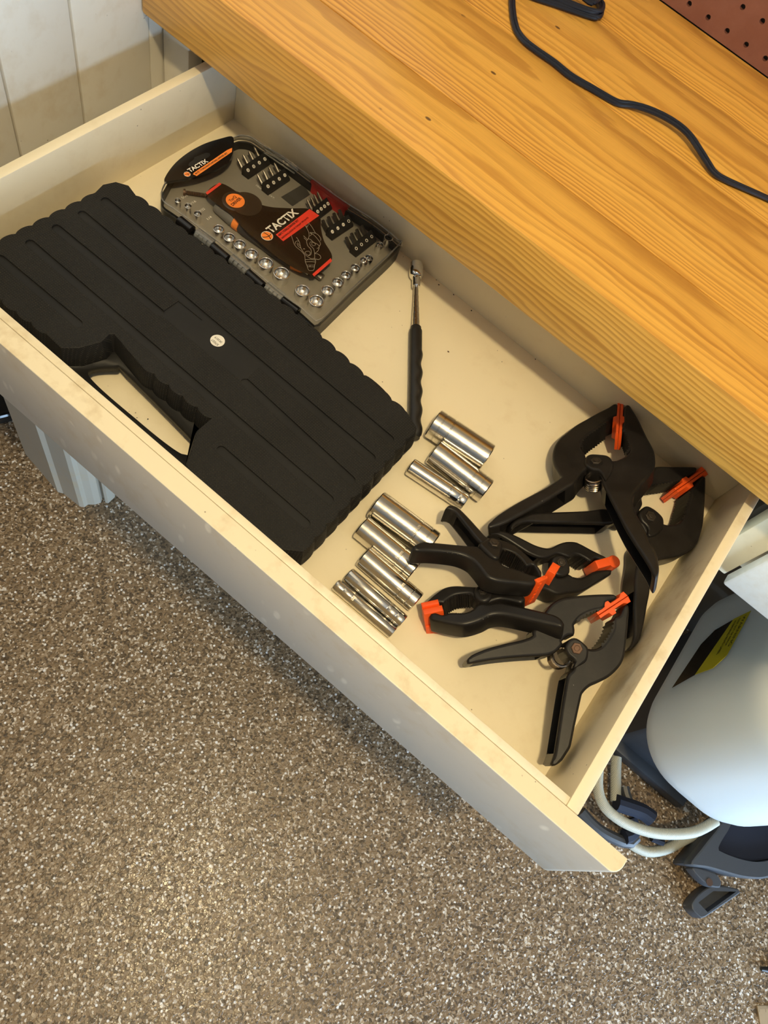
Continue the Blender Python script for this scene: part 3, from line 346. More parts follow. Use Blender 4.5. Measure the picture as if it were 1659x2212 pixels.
def clamp_plastic():
    t = NT('black_nylon'); v = t.coord()
    d = t.ramp(t.noise(v, 35, 5, 0.6), [(0.40, 0.0), (0.8, 0.55)])
    c = t.mix(d, (0.010, 0.0088, 0.0082), (0.028, 0.024, 0.022))
    vo = t.n('ShaderNodeTexVoronoi'); vo.inputs['Scale'].default_value = 110; t.l(v, vo.inputs['Vector'])
    keep = t.ramp(t.noise(v, 30, 2), [(0.56, 0.0), (0.62, 1.0)])
    s_ = t.ramp(vo.outputs['Distance'], [(0.03, 1.0), (0.05, 0.0)])
    c = t.mix(t.math('MULTIPLY', s_, t.math('MULTIPLY', keep, 0.6)), c, (0.35, 0.33, 0.30))
    return t.bsdf(c, t.ramp(d, [(0.0, 0.36), (0.6, 0.5)]), 0, t.noise(v, 260, 3), 0.14, 0.0004, spec=0.3)
M['nylon'] = clamp_plastic()
M['orange'] = simple('orange_plastic', (0.86, 0.10, 0.012), 0.42, bump_scale=200)
M['orange_soft'] = simple('orange_print', (0.95, 0.27, 0.05), 0.35)
M['red_print'] = simple('red_print', (0.78, 0.06, 0.035), 0.35)
M['red_plastic'] = simple('red_plastic', (0.50, 0.02, 0.015), 0.35)
def chrome(name, col=(0.66, 0.63, 0.57), rough=0.13):
    t = NT(name); v = t.coord()
    r = t.ramp(t.noise(v, 90, 4, 0.7), [(0.35, rough), (0.75, rough + 0.14)])
    d = t.ramp(t.noise(v, 160, 5, 0.7), [(0.55, 0.0), (0.8, 0.35)])
    c = t.mix(d, col, (0.30, 0.26, 0.20))
    return t.bsdf(c, r, 1.0, t.noise(v, 700, 3), 0.05, 0.0002)
M['chrome'] = chrome('satin_chrome')
M['chrome2'] = chrome('bright_chrome', (0.86, 0.85, 0.83), 0.06)
M['steel'] = chrome('dark_steel', (0.34, 0.31, 0.27), 0.25)
M['rust'] = simple('rusty_steel', (0.13, 0.075, 0.05), 0.55, 0.6, bump_scale=500)
M['sprsteel'] = chrome('spring_steel', (0.38, 0.32, 0.26), 0.2)
M['boltsteel'] = simple('dull_bolt_steel', (0.07, 0.058, 0.048), 0.42, 0.7, bump_scale=400)
M['black'] = simple('black_matt', (0.012, 0.011, 0.010), 0.45)
M['blackgloss'] = simple('black_gloss', (0.008, 0.007, 0.007), 0.15)
M['card'] = simple('card_print', (0.022, 0.013, 0.008), 0.18)
M['card2'] = simple('card_print_ring', (0.045, 0.03, 0.02), 0.2)
M['tray'] = simple('grey_tray', (0.22, 0.20, 0.165), 0.5, bump_scale=300)
M['traydark'] = simple('dark_tray', (0.05, 0.047, 0.042), 0.5)
M['grip'] = simple('driver_grip', (0.035, 0.037, 0.045), 0.5, bump_scale=400)
M['gripgrey'] = simple('driver_cap', (0.16, 0.155, 0.15), 0.4)
M['printwhite'] = simple('print_white', (0.85, 0.80, 0.72), 0.4)
M['lineart'] = simple('line_print', (0.42, 0.36, 0.28), 0.4)
M['sticker'] = simple('white_sticker', (0.78, 0.75, 0.68), 0.5)
M['rubber'] = simple('cord_rubber', (0.010, 0.012, 0.022), 0.32, bump_scale=300)
M['cavity'] = simple('cavity', (0.03, 0.028, 0.025), 0.7)
M['greyplastic'] = simple('dark_grey_plastic', (0.060, 0.064, 0.072), 0.45, bump_scale=200)
M['navycloth'] = simple('navy_fabric', (0.010, 0.014, 0.030), 0.8, bump_scale=400)
M['yellow'] = simple('label_yellow', (0.62, 0.55, 0.02), 0.4)
M['ruler'] = simple('ruler_wood', (0.42, 0.30, 0.17), 0.5, bump_scale=200)

def clear(name, tint=(0.97, 0.97, 0.96), gl=1.0, milk=0.0):
    t = NT(name)
    tr = t.n('ShaderNodeBsdfTransparent'); tr.inputs[0].default_value = (*tint, 1)
    if milk:
        df = t.n('ShaderNodeBsdfDiffuse'); df.inputs[0].default_value = (0.7, 0.7, 0.68, 1)
        mk = t.n('ShaderNodeMixShader'); mk.inputs[0].default_value = milk
        t.l(tr.outputs[0], mk.inputs[1]); t.l(df.outputs[0], mk.inputs[2]); tr = mk
    g = t.n('ShaderNodeBsdfGlossy'); g.inputs['Roughness'].default_value = 0.05
    f = t.n('ShaderNodeFresnel'); f.inputs['IOR'].default_value = 1.45
    mx = t.n('ShaderNodeMixShader'); t.l(t.math('MULTIPLY', f.outputs[0], gl), mx.inputs[0])
    t.l(tr.outputs[0], mx.inputs[1]); t.l(g.outputs[0], mx.inputs[2]); t.l(mx.outputs[0], t.out.inputs['Surface'])
    return t.m
M['clear'] = clear('clear_plastic', gl=0.75)
M['clear_thick'] = clear('clear_plastic_hinge', (0.96, 0.96, 0.95), 2.2, 0.16)

def tank_mat():
    t = NT('translucent_tank'); v = t.coord()
    return t.bsdf((0.84, 0.90, 0.90), 0.33, 0, t.noise(v, 25, 3), 0.08, 0.002, Subsurface_Weight=1.0, Subsurface_Scale=0.08, Subsurface_Radius=(1.0, 1.0, 1.0))
M['tank'] = tank_mat()
def hose_mat():
    t = NT('braided_hose'); v = t.coord()
    wv = t.n('ShaderNodeTexWave'); wv.inputs['Scale'].default_value = 160; wv.inputs['Distortion'].default_value = 2; t.l(v, wv.inputs['Vector'])
    c = t.mix(wv.outputs['Fac'], (0.60, 0.60, 0.50), (0.44, 0.43, 0.34))
    return t.bsdf(c, 0.35, 0, wv.outputs['Fac'], 0.3, 0.001)
M['hose'] = hose_mat()
def peg_mat():
    t = NT('pegboard_paint'); v = t.coord()
    c = t.mix(t.ramp(t.noise(v, 30, 5, 0.65), [(0.4, 0.0), (0.75, 0.6)]), (0.20, 0.075, 0.052), (0.26, 0.115, 0.085))
    c = t.mix(t.ramp(t.noise(v, 6, 4), [(0.62, 0.0), (0.75, 0.4)]), c, (0.40, 0.26, 0.20))
    return t.bsdf(c, 0.4, 0, t.noise(v, 60, 4), 0.2, 0.002)
M['peg'] = peg_mat()

# ------------------------------------------------------------------ object helpers
def finish(name, bm, mat, parent=None, smooth=35, mats=None):
    bmesh.ops.recalc_face_normals(bm, faces=bm.faces)
    me = bpy.data.meshes.new(name); bm.to_mesh(me); bm.free()
    for m in (mats or [mat]): me.materials.append(m)
    if smooth:
        me.shade_smooth()
        me.set_sharp_from_angle(angle=math.radians(smooth))
        for p_ in me.polygons:
            if len(p_.vertices) > 8: p_.use_smooth = False
    o = bpy.data.objects.new(name, me); COL.objects.link(o)
    if parent:
        o.parent = parent
        o.matrix_parent_inverse = parent.matrix_world.inverted()
    return o
def thing(name, label, cat, loc=(0, 0, 0), group=None):
    o = bpy.data.objects.new(name, None); o.empty_display_size = 0.02; COL.objects.link(o)
    o.location = loc; o.matrix_world = Matrix.Translation(loc)
    return tag(o, label, cat, group)
def tag(o, label=None, cat=None, group=None, kind=None):
    if label: o['label'] = label
    if cat: o['category'] = cat
    if group: o['group'] = group
    if kind: o['kind'] = kind
    return o
def struct(o): o['kind'] = 'structure'; return o

def box(bm, lo, hi, bev=0.0, seg=2):
    r = bmesh.ops.create_cube(bm, size=1)
    lo = Vector(lo); hi = Vector(hi)
    for v in r['verts']:
        v.co = Vector([(lo[i] + hi[i]) / 2 + v.co[i] * (hi[i] - lo[i]) for i in range(3)])
    if bev:
        es = list({e for v in r['verts'] for e in v.link_edges})
        bmesh.ops.bevel(bm, geom=es, offset=bev, segments=seg, affect='EDGES', profile=0.5)
def obox(name, lo, hi, mat, parent=None, bev=0.0015):
    bm = bmesh.new(); box(bm, lo, hi, bev); return finish(name, bm, mat, parent)

def smoothloop(pts, ds=0.0025, closed=True, it=1):
    """Catmull-Rom through the points, then even resampling."""
    P = [Vector(p) for p in pts]; n = len(P); out = []
    rng = range(n) if closed else range(n - 1)
    for i in rng:
        if closed: a, b, c, d = P[i - 1], P[i], P[(i + 1) % n], P[(i + 2) % n]
        else: a, b, c, d = P[max(i - 1, 0)], P[i], P[i + 1], P[min(i + 2, n - 1)]
        k = max(1, int(round((c - b).length / ds)))
        for j in range(k):
            t = j / k
            out.append(0.5 * ((2 * b) + (c - a) * t + (2 * a - 5 * b + 4 * c - d) * t * t + (3 * b - a - 3 * c + d) * t ** 3))
    if not closed: out.append(P[-1].copy())
    return out
def norm_of(plane): return Vector((-plane[1], -plane[2], 1)).normalized()
UP = Vector((0, 0, 1))
def area_sign(P, n):
    s = Vector((0, 0, 0))
    for i in range(len(P)): s += P[i].cross(P[(i + 1) % len(P)])
    return 1 if s.dot(n) > 0 else -1
def slab(bm, pts, n, t, rt=0.002, rb=None, steps=3, ds=0.0025, smooth=True, mi=0, out=0.0):
    """Rounded prism: pts lie on the top plane; thickness t goes along -n."""
    P = smoothloop(pts, ds) if smooth else [Vector(p) for p in pts]
    if area_sign(P, n) < 0: P.reverse()
    N = len(P)
    if rb is None: rb = rt
    ins = []
    for i in range(N):
        e1 = (P[i] - P[i - 1]); e2 = (P[(i + 1) % N] - P[i])
        if e1.length < 1e-9: e1 = e2
        if e2.length < 1e-9: e2 = e1
        a = n.cross(e1.normalized()); b = n.cross(e2.normalized())
        v = a + b
        v = v.normalized() if v.length > 1e-6 else a
        c = max(0.5, v.dot(a)); ins.append(v / c)
    if out: P = [p - i_ * out for p, i_ in zip(P, ins)]
    # thin places get a smaller rounding so the top face never folds over
    rmax = max(rt, rb); fac = []
    for i in range(N):
        d_ = ins[i].normalized(); th = 1.0
        for j in range(N):
            k_ = abs(i - j); k_ = min(k_, N - k_)
            if k_ < 3: continue
            w_ = P[j] - P[i]; pj = w_.dot(d_)
            if 1e-6 < pj < rmax * 4 and (w_ - d_ * pj).length < 0.0022 + 0.3 * pj: th = min(th, pj)
        fac.append(min(1.0, 0.36 * th / rmax) if rmax > 0 else 1.0)
    for _ in range(2):
        fac = [min(fac[i], (fac[i - 1] + fac[i] + fac[(i + 1) % N]) / 3 + 0.1) for i in range(N)]
    ins = [v_ * f_ for v_, f_ in zip(ins, fac)]
    prof = []
    if rt > 0:
        for k in range(steps + 1):
            th = math.pi / 2 * k / steps; prof.append((rt * (1 - math.sin(th)), rt * (1 - math.cos(th))))
    else: prof.append((0, 0))
    if rb > 0:
        for k in range(steps + 1):
            th = math.pi / 2 * k / steps; prof.append((rb * (1 - math.cos(th)), t - rb * (1 - math.sin(th))))
    else: prof.append((0, t))
    rings = [[bm.verts.new(P[i] + ins[i] * a - n * d) for i in range(N)] for a, d in prof]
    fs = []
    for r0, r1 in zip(rings, rings[1:]):
        for i in range(N):
            j = (i + 1) % N
            f = bm.faces.new((r0[i], r1[i], r1[j], r0[j])); f.material_index = mi
    for r in (rings[0], list(reversed(rings[-1]))):
        f = bm.faces.new(r); f.material_index = mi; fs.append(f)
    return fs
def prism(bm, pts, n, top, bot, mi=0):
    """sharp prism between offsets top..bot along n (metres above the pts' plane)"""
    P = [Vector(p) for p in pts]
    if area_sign(P, n) < 0: P.reverse()
    a = [bm.verts.new(p + n * top) for p in P]; b = [bm.verts.new(p + n * bot) for p in P]
    N = len(P)
    for i in range(N):
        j = (i + 1) % N; f = bm.faces.new((a[i], b[i], b[j], a[j])); f.material_index = mi
    f = bm.faces.new(a); f.material_index = mi
    f = bm.faces.new(list(reversed(b))); f.material_index = mi
def frame_of(d):
    d = d.normalized(); h = Vector((0, 0, 1)) if abs(d.z) < 0.9 else Vector((1, 0, 0))
    u = d.cross(h).normalized(); return u, u.cross(d).normalized()
def tube(bm, pts, r, seg=8, ds=None, closed=False, flat=1.0, mi=0):
    P = smoothloop(pts, ds, closed) if ds else [Vector(p) for p in pts]
    if not isinstance(r, (list, tuple)): r = [r] * len(P)
    rings = []; u = None
    for i, p in enumerate(P):
        if closed: d = P[(i + 1) % len(P)] - P[i - 1]
        else: d = P[min(i + 1, len(P) - 1)] - P[max(i - 1, 0)]
        if d.length < 1e-9: d = Vector((0, 0, 1))
        d.normalize()
        if u is None: u, v = frame_of(d)
        u = (u - d * u.dot(d)).normalized(); v = u.cross(d)
        rr = r[min(i, len(r) - 1)]
        rings.append([bm.verts.new(p + (u * math.cos(2 * math.pi * k / seg) + v * flat * math.sin(2 * math.pi * k / seg)) * rr) for k in range(seg)])
    pairs = list(zip(rings, rings[1:]))
    if closed: pairs.append((rings[-1], rings[0]))
    for a, b in pairs:
        for k in range(seg):
            f = bm.faces.new((a[k], a[(k + 1) % seg], b[(k + 1) % seg], b[k])); f.material_index = mi
    if not closed:
        bm.faces.new(list(reversed(rings[0]))).material_index = mi; bm.faces.new(rings[-1]).material_index = mi
def lathe(bm, p0, d, prof, seg=40, mi=0, caps=True, closed=False):
    """prof: (distance along d, radius)"""
    d = Vector(d).normalized(); u, v = frame_of(d); p0 = Vector(p0); rings = []
    for s, r in prof:
        rings.append([bm.verts.new(p0 + d * s + (u * math.cos(2 * math.pi * k / seg) + v * math.sin(2 * math.pi * k / seg)) * max(r, 1e-5)) for k in range(seg)])
    pr = list(zip(rings, rings[1:]))
    if closed: pr.append((rings[-1], rings[0]))
    for a, b in pr:
        for k in range(seg):
            f = bm.faces.new((a[k], a[(k + 1) % seg], b[(k + 1) % seg], b[k])); f.material_index = mi
    if caps and not closed:
        bm.faces.new(list(reversed(rings[0]))).material_index = mi; bm.faces.new(rings[-1]).material_index = mi
def cut(o, cutters):
    for c in cutters:
        md = o.modifiers.new('b', 'BOOLEAN'); md.operation = 'DIFFERENCE'; md.object = c; md.solver = 'EXACT'
    bpy.context.view_layer.update()
    dg = bpy.context.evaluated_depsgraph_get()
    me = bpy.data.meshes.new_from_object(o.evaluated_get(dg))
    o.modifiers.clear(); old = o.data; o.data = me; me.name = old.name
    for c in cutters: bpy.data.objects.remove(c)
    return o
def text_obj(name, s, p0, p1, n, h, mat, parent, lift=0.0002, bold=0.0, thick=0.00012, squeeze=True):
    p0 = Vector(p0); p1 = Vector(p1)
    cu = bpy.data.curves.new(name, 'FONT'); cu.body = s; cu.size = 1.0; cu.extrude = 0.0; cu.offset = bold
    o = bpy.data.objects.new(name, cu); COL.objects.link(o)
    bpy.context.view_layer.update()
    dg = bpy.context.evaluated_depsgraph_get()
    me = bpy.data.meshes.new_from_object(o.evaluated_get(dg)); bpy.data.objects.remove(o)
    xs = [v.co.x for v in me.vertices]; ys = [v.co.y for v in me.vertices]
    w = max(xs) - min(xs); hh = max(ys) - min(ys); x0 = min(xs); y0 = min(ys)
    ex = (p1 - p0); L = ex.length; ex.normalize(); ey = n.cross(ex).normalized()
    for v in me.vertices:
        v.co = p0 + ex * ((v.co.x - x0) / w * L) + ey * ((v.co.y - y0) / hh * h) + n * lift
    me.materials.append(mat)
    t = bpy.data.objects.new(name, me); COL.objects.link(t)
    t.parent = parent; t.matrix_parent_inverse = parent.matrix_world.inverted()
    return t

# ------------------------------------------------------------------ room shell
ZF = -0.625; ZC = 1.75
struct(obox('floor', (-3.0, -3.6, ZF - 0.05), (3.0, 1.1, ZF), M['floor'], bev=0))
struct(obox('ceiling', (-3.0, -3.6, ZC), (3.0, 1.1, ZC + 0.05), M['room'], bev=0))
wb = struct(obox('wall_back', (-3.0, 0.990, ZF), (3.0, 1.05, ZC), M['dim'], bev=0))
struct(obox('wall_front', (-3.0, -3.65, ZF), (3.0, -3.6, ZC), M['room'], bev=0))
struct(obox('wall_far_left', (-3.05, -3.6, ZF), (-3.0, 1.1, ZC), M['room'], bev=0))
# right wall round the open garage door
bm = bmesh.new()
box(bm, (2.5, -3.6, 0.42), (2.6, 1.1, ZC)); box(bm, (2.5, -3.6, ZF), (2.6, -2.6, 0.42)); box(bm, (2.5, 0.75, ZF), (2.6, 1.1, 0.42))
struct(finish('wall_right', bm, M['room']))
for i, (z0, z1) in enumerate(((-0.624, -0.15), (-0.145, 0.4), (0.405, 0.9))):
    obox('back_panel_board', (-0.57, 0.975, z0), (1.6, 0.990, z1) if False else (1.6, 0.990, z1), M['dim'], wb, 0.001) if z1 < 0.1 else None
# left side wall: painted vertical boards
wl = struct(bpy.data.objects.new('wall_left', None)); COL.objects.link(wl)
ys = [0.3645, 0.4455, 0.5400, 0.63, 0.72, 0.81, 0.90, 0.989]
obox('wall_core', (-0.655, 0.300, ZF), (-0.592, 0.989, ZC), M['wallpaint'], wl, 0.002)
ys = [0.301] + ys
for i in range(len(ys) - 1):
    off = 0.0015 * ((i * 7) % 3 - 1)
    obox('board', (-0.592, ys[i] + 0.0007, ZF), (-0.5786 + off * 0.5, ys[i + 1] - 0.0007, ZC), M['wallpaint'], wl, 0.0022)
# moulded casing on the wall's end, running down to the floor under the drawer
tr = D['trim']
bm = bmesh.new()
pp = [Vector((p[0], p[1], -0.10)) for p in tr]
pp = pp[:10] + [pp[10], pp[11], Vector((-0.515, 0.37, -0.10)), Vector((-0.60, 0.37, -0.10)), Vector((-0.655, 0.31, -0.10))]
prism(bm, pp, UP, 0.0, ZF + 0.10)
t1 = struct(finish('trim_1', bm, M['trim_shaded'], smooth=0))
# ------------------------------------------------------------------ bench carcass
cab = thing('bench_cabinet', 'cream painted face frame and carcass under the wooden worktop', 'cabinet', (-0.2, 0.56, ZF))
obox('stile', (-0.577, 0.557, ZF), (-0.5401, 0.578, 0.106), M['wallpaint'], cab)
obox('stile', (0.220, 0.557, -0.036), (0.2500, 0.580, 0.106), M['cream'], cab)
obox('stile', (0.2505, 0.580, -0.036), (0.62, 0.600, 0.106), M['cream'], cab)
obox('rail', (-0.540, 0.600, 0.094), (0.22, 0.618, 0.106), M['cream'], cab)
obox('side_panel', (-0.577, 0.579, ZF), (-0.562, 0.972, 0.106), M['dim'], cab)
bp_ = struct(obox('wall_bay_back', (0.24, 0.892, ZF), (1.25, 0.900, -0.055), M['dim']))
obox('batten', (0.24, 0.884, -0.34), (1.25, 0.892, -0.315), M['cavity'], bp_)
obox('side_panel', (1.25, 0.575, ZF), (1.27, 0.972, 0.106), M['white'], cab)
obox('drawer_divider', (0.222, 0.601, -0.036), (0.236, 0.972, 0.106), M['dim'], cab)
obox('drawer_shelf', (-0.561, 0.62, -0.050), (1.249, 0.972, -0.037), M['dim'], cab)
# neighbouring closed drawer front on the right
nd = thing('closed_drawer', 'bright white closed drawer front right of the open drawer', 'drawer', (0.6, 0.541, -0.031))
obox('drawer_front', (0.2505, 0.541, -0.0315), (1.10, 0.5565, 0.098), M['white'], nd, 0.0035)
obox('drawer_box', (0.262, 0.602, -0.030), (1.08, 0.95, 0.06), M['cream'], nd)
# wooden worktop of long boards
wt = thing('worktop', 'thick varnished pine worktop of long boards above the open drawer', 'worktop', (0, 0.75, 0.107))
seams = [0.529, 0.6136, 0.7515, 0.868, 0.978]
for i in range(4):
    bm = bmesh.new(); a, b = seams[i], seams[i + 1]
    z1 = 0.1785 - 0.00025 * (i % 2)
    cx = (a + b) / 2
    box(bm, (-1.2, a - cx + 0.0002, -0.0357), (1.9, b - cx - 0.0002, z1 - 0.107 - 0.0357), 0.0022 if i == 0 else 0.0006)
    o = finish('board', bm, M['wood'], None); o.location = (0.62, cx, 0.1427)
    o.scale = (1, 1, 1)
    for v in o.data.vertices:
        if v.co.x < -1: v.co.x += 0.0035
    o.parent = wt; o.matrix_parent_inverse = wt.matrix_world.inverted()
# pegboard
pb = thing('pegboard', 'reddish brown painted pegboard standing behind the worktop', 'pegboard', (0.4, 0.98, 0.1785))
bm = bmesh.new()
hx0, hz0, ps = -0.1825 + 0.0254 * 0, 0.1918, 0.0260
bm.verts.ensure_lookup_table()
holes = []
nx, nz = 34, 9
HX = [-0.1308 + (i - 20) * 0.02665 for i in range(60)]
HZ = [0.1920 + j * 0.0268 for j in range(7)]
x_lo, x_hi, z_lo, z_hi = HX[0] - 0.01332, HX[-1] + 0.01332, 0.1790, HZ[-1] + 0.0134
R = 0.0031; SG = 10
Y0 = 0.979
for i, hx in enumerate(HX):
    for j, hz in enumerate(HZ):
        if hx < -0.55: continue
        xa, xb = hx - 0.013325, hx + 0.013325
        za = z_lo if j == 0 else hz - 0.0134; zb = hz + 0.0134
        ring = [Vector((hx + R * math.cos(2 * math.pi * k / SG + 0.314), Y0, hz + R * math.sin(2 * math.pi * k / SG + 0.314))) for k in range(SG)]
        rv = [bm.verts.new(p) for p in ring]; rb2 = [bm.verts.new(p + Vector((0, 0.005, 0))) for p in ring]
        cs = [bm.verts.new((x, Y0, z)) for x, z in ((xb, zb), (xa, zb), (xa, za), (xb, za))]
        # fan quadrants
        for k in range(SG):
            bm.faces.new((rv[k], rb2[k], rb2[(k + 1) % SG], rv[(k + 1) % SG]))
        def near(p):
            a = math.atan2(p.z - hz, p.x - hx) % (2 * math.pi); return int(a // (math.pi / 2))
        q = [near(p) for p in ring]
        for k in range(SG):
            k2 = (k + 1) % SG
            if q[k] == q[k2]: bm.faces.new((rv[k], rv[k2], cs[q[k]]))
            else: bm.faces.new((rv[k], rv[k2], cs[q[k2]], cs[q[k]]))
bmesh.ops.remove_doubles(bm, verts=bm.verts, dist=0.00002)
finish('perforated_panel', bm, M['peg'], pb, smooth=0)
obox('backing', (x_lo, 0.9845, 0.179), (x_hi, 0.9895, z_hi), M['cavity'], pb, 0)

# ------------------------------------------------------------------ the open drawer
dr = thing('open_drawer', 'cream painted wooden drawer pulled out under the pine worktop', 'drawer', (-0.15, 0.4, -0.006))
XL, XR, YF, YB, ZT = -0.508, 0.189, 0.2035, 0.598, 0.080
obox('bottom_panel', (XL - 0.003, YF - 0.003, -0.007), (XR + 0.003, YB + 0.003, 0.0), M['cream'], dr, 0)
obox('side_panel', (XL - 0.011, YF - 0.0073, -0.022), (XL, YB + 0.012, ZT), M['cream'], dr, 0.0012)
obox('side_panel', (XR, YF - 0.0073, -0.022), (XR + 0.011, YB + 0.012, ZT), M['cream_top'], dr, 0.0012)
obox('back_panel', (XL, YB, -0.020), (XR, YB + 0.011, ZT - 0.006), M['cream'], dr, 0.0008)
obox('inner_front', (XL, YF - 0.0072, -0.020), (XR, YF, ZT - 0.0005), M['cream_top'], dr, 0.0008)
bm = bmesh.new()
xl, xr, yf, yb = -0.565, 0.2462, 0.180, 0.1960
ol = [(xl, yb), (xl, yf + 0.006), (xl + 0.002, yf + 0.002), (xl + 0.006, yf)]
for k in range(7):
    a = -math.pi / 2 + math.pi / 2 * k / 6
    ol.append((xr - 0.009 + 0.009 * math.cos(a), yf + 0.011 + 0.011 * math.sin(a)))
ol.append((xr, yb))
slab(bm, [(x, y, ZT) for x, y in ol], UP, 0.112, 0.0009, 0.0009, 2, smooth=False)
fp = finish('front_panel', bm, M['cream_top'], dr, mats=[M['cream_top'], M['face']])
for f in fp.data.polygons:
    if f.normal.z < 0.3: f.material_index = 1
# scuffs on the front are in the paint; little crumbs on the drawer floor
for i in range(34):
    x = random.uniform(-0.45, 0.18); y = random.uniform(0.21, 0.59)
    if i < 12: x = random.uniform(-0.5, 0.18); y = 0.597 - random.random() * 0.006
    bm = bmesh.new(); r = random.uniform(0.0004, 0.0009)
    bmesh.ops.create_icosphere(bm, subdivisions=1, radius=r)
    for v in bm.verts: v.co += Vector((random.uniform(-.3, .3), random.uniform(-.3, .3), 0)) * r * 2; v.co.z *= 0.5
    o = finish('crumb', bm, M['rust'] if i % 4 == 0 else M['black'], None, smooth=0); o.location = (x, y, r * 0.5)
    tag(o, 'tiny dark crumb of dirt lying on the cream drawer floor', 'crumb', 'dirt crumbs on the drawer floor')

# ------------------------------------------------------------------ black moulded case
cs = thing('tool_case', 'large black moulded plastic tool case with carry handle in the drawer', 'case', (-0.29, 0.31, 0))
H_C = 0.0446
def scallop(pts, segs, amp=0.0022, per=0.0172):
    """walk the outline; where the edge index is in segs, add outward cusped bumps"""
    out = []; N = len(pts); P = [Vector(p) for p in pts]
    sg = area_sign(P, UP)
    for i in range(N):
        a, b = P[i], P[(i + 1) % N]; L = (b - a).length
        if i in segs and L > per * 0.8:
            k = max(1, round(L / per)); d = (b - a) / L; nn = Vector((d.y, -d.x, 0)) * sg
            for j in range(k * 7):
                t = j / (k * 7); ph = (t * k) % 1.0
                out.append(a + (b - a) * t + nn * (amp * (math.sin(math.pi * ph) ** 0.7) - amp * 0.5))
        else:
            out.append(a)
    return out
ct = [Vector(p) for p in D['case_top']]
sc = scallop(ct, {4, 5, 7, 9, 14, 16, 21, 22, 24}, 0.0026)
def ring_prism(bm, P, layers, n=UP, mi=0):
    if area_sign(P, n) < 0: P = list(reversed(P))
    N = len(P); ins = []
    for i in range(N):
        e1 = (P[i] - P[i - 1]).normalized(); e2 = (P[(i + 1) % N] - P[i]).normalized()
        v = n.cross(e1) + n.cross(e2); v = v.normalized() if v.length > 1e-6 else n.cross(e1); ins.append(v)
    rings = [[bm.verts.new(Vector((P[i].x, P[i].y, 0)) + ins[i] * a + Vector((0, 0, z))) for i in range(N)] for a, z in layers]
    for r0, r1 in zip(rings, rings[1:]):
        for i in range(N):
            j = (i + 1) % N; bm.faces.new((r0[i], r1[i], r1[j], r0[j])).material_index = mi
    bm.faces.new(rings[0]).material_index = mi; bm.faces.new(list(reversed(rings[-1]))).material_index = mi
bm = bmesh.new()
ring_prism(bm, sc, [(0.0012, H_C), (0.0003, H_C - 0.0004), (0, H_C - 0.0012), (-0.0018, H_C - 0.010), (-0.0030, H_C - 0.0195), (-0.0032, H_C - 0.0215)])
up = finish('upper_shell', bm, M['case_dots'], cs, smooth=28, mats=[M['case_dots'], M['case_plain']])
cutters = []
def capsule(a, b, w, z0, z1):
    a = Vector(a); b = Vector(b); d = (b - a).normalized(); s = Vector((-d.y, d.x, 0)); pts = []
    for k in range(9):
        t = -math.pi / 2 + math.pi * k / 8; pts.append(b + (d * math.cos(t) + s * math.sin(t)) * w)
    for k in range(9):
        t = math.pi / 2 + math.pi * k / 8; pts.append(a + (d * math.cos(t) + s * math.sin(t)) * w)
    bm = bmesh.new(); prism(bm, pts, UP, z1, z0); 
    return finish('cutter', bm, M['case_plain'], None, smooth=0)
for a, b in D['case_channels']:
    cutters.append(capsule(a, b, 0.0041, -0.0018, 0.003))
q = [Vector(p) for p in D['case_panel']]
bm = bmesh.new(); prism(bm, q, UP, 0.003, -0.0008); cutters.append(finish('cutter', bm, M['case_plain'], None, smooth=0))
cut(up, cutters)
for f in up.data.polygons:
    if f.normal.z > 0.9 and f.center.z < H_C - 0.0004: f.material_index = 1
bm = bmesh.new()
ring_prism(bm, sc, [(-0.0032, H_C - 0.0224), (-0.0030, H_C - 0.0235), (-0.0012, 0.010), (0.003, 0.002), (0.005, 0.0)])
finish('lower_shell', bm, M['case_dots'], cs, smooth=28)
# handle frame around the finger opening
hl = [Vector(p) for p in D['case_hole']]
hl = [p + Vector((0.0, 0.0035, 0)) if i in (1, 2, 3) else p for i, p in enumerate(hl)]
zh = 0.022
outer = [Vector((-0.372, 0.2110, zh)), Vector((-0.372, 0.2320, zh)), Vector((-0.356, 0.2530, zh)), Vector((-0.345, 0.2730, zh)), Vector((-0.228, 0.2690, zh)), Vector((-0.214, 0.2420, zh)), Vector((-0.205, 0.2240, zh)), Vector((-0.205, 0.2110, zh))]
bm = bmesh.new(); slab(bm, outer, UP, 0.009, 0.002, 0.002, 2, smooth=False)
hb = finish('carry_handle', bm, M['case_plain'], cs, smooth=40)
bm = bmesh.new(); prism(bm, smoothloop([Vector((p.x, p.y, 0.018)) for p in hl], 0.004), UP, 0.02, -0.02)
cut(hb, [finish('cutter', bm, M['case_plain'], None)])
hb.data.materials.clear(); hb.data.materials.append(M['case_plain'])
st = D['case_sticker']; c0 = Vector(st[0]); 
bm = bmesh.new(); lathe(bm, c0 + UP * -0.0009, UP, [(0, 0.0066), (0.0004, 0.0066)], 32)
sk = finish('round_sticker', bm, M['sticker'], cs); sk['label'] = 'small round white date sticker'
dx = (Vector(D['case_channels'][1][1]) - Vector(D['case_channels'][1][0])).normalized(); dy = Vector((-dx.y, dx.x, 0))
for s_, o_ in (('37027', 0.0022), ('3R2019', -0.0022)):
    a = c0 + dx * 0.0042 - dy * o_; b = c0 - dx * 0.0042 - dy * o_
    text_obj('print', s_, a, b, UP, 0.0022, M['black'], sk, lift=-0.0003)
la, lb = [Vector(p) for p in D['case_latch']]
bm = bmesh.new(); d = (lb - la).normalized(); s = Vector((-d.y, d.x, 0))
slab(bm, [la - s * 0.008, la + s * 0.0065, lb + s * 0.0065, lb - s * 0.008], UP, 0.022, 0.002, 0.002, 2, ds=0.004)
lt = finish('latch', bm, M['case_plain'], cs); lt.location.z += 0.006

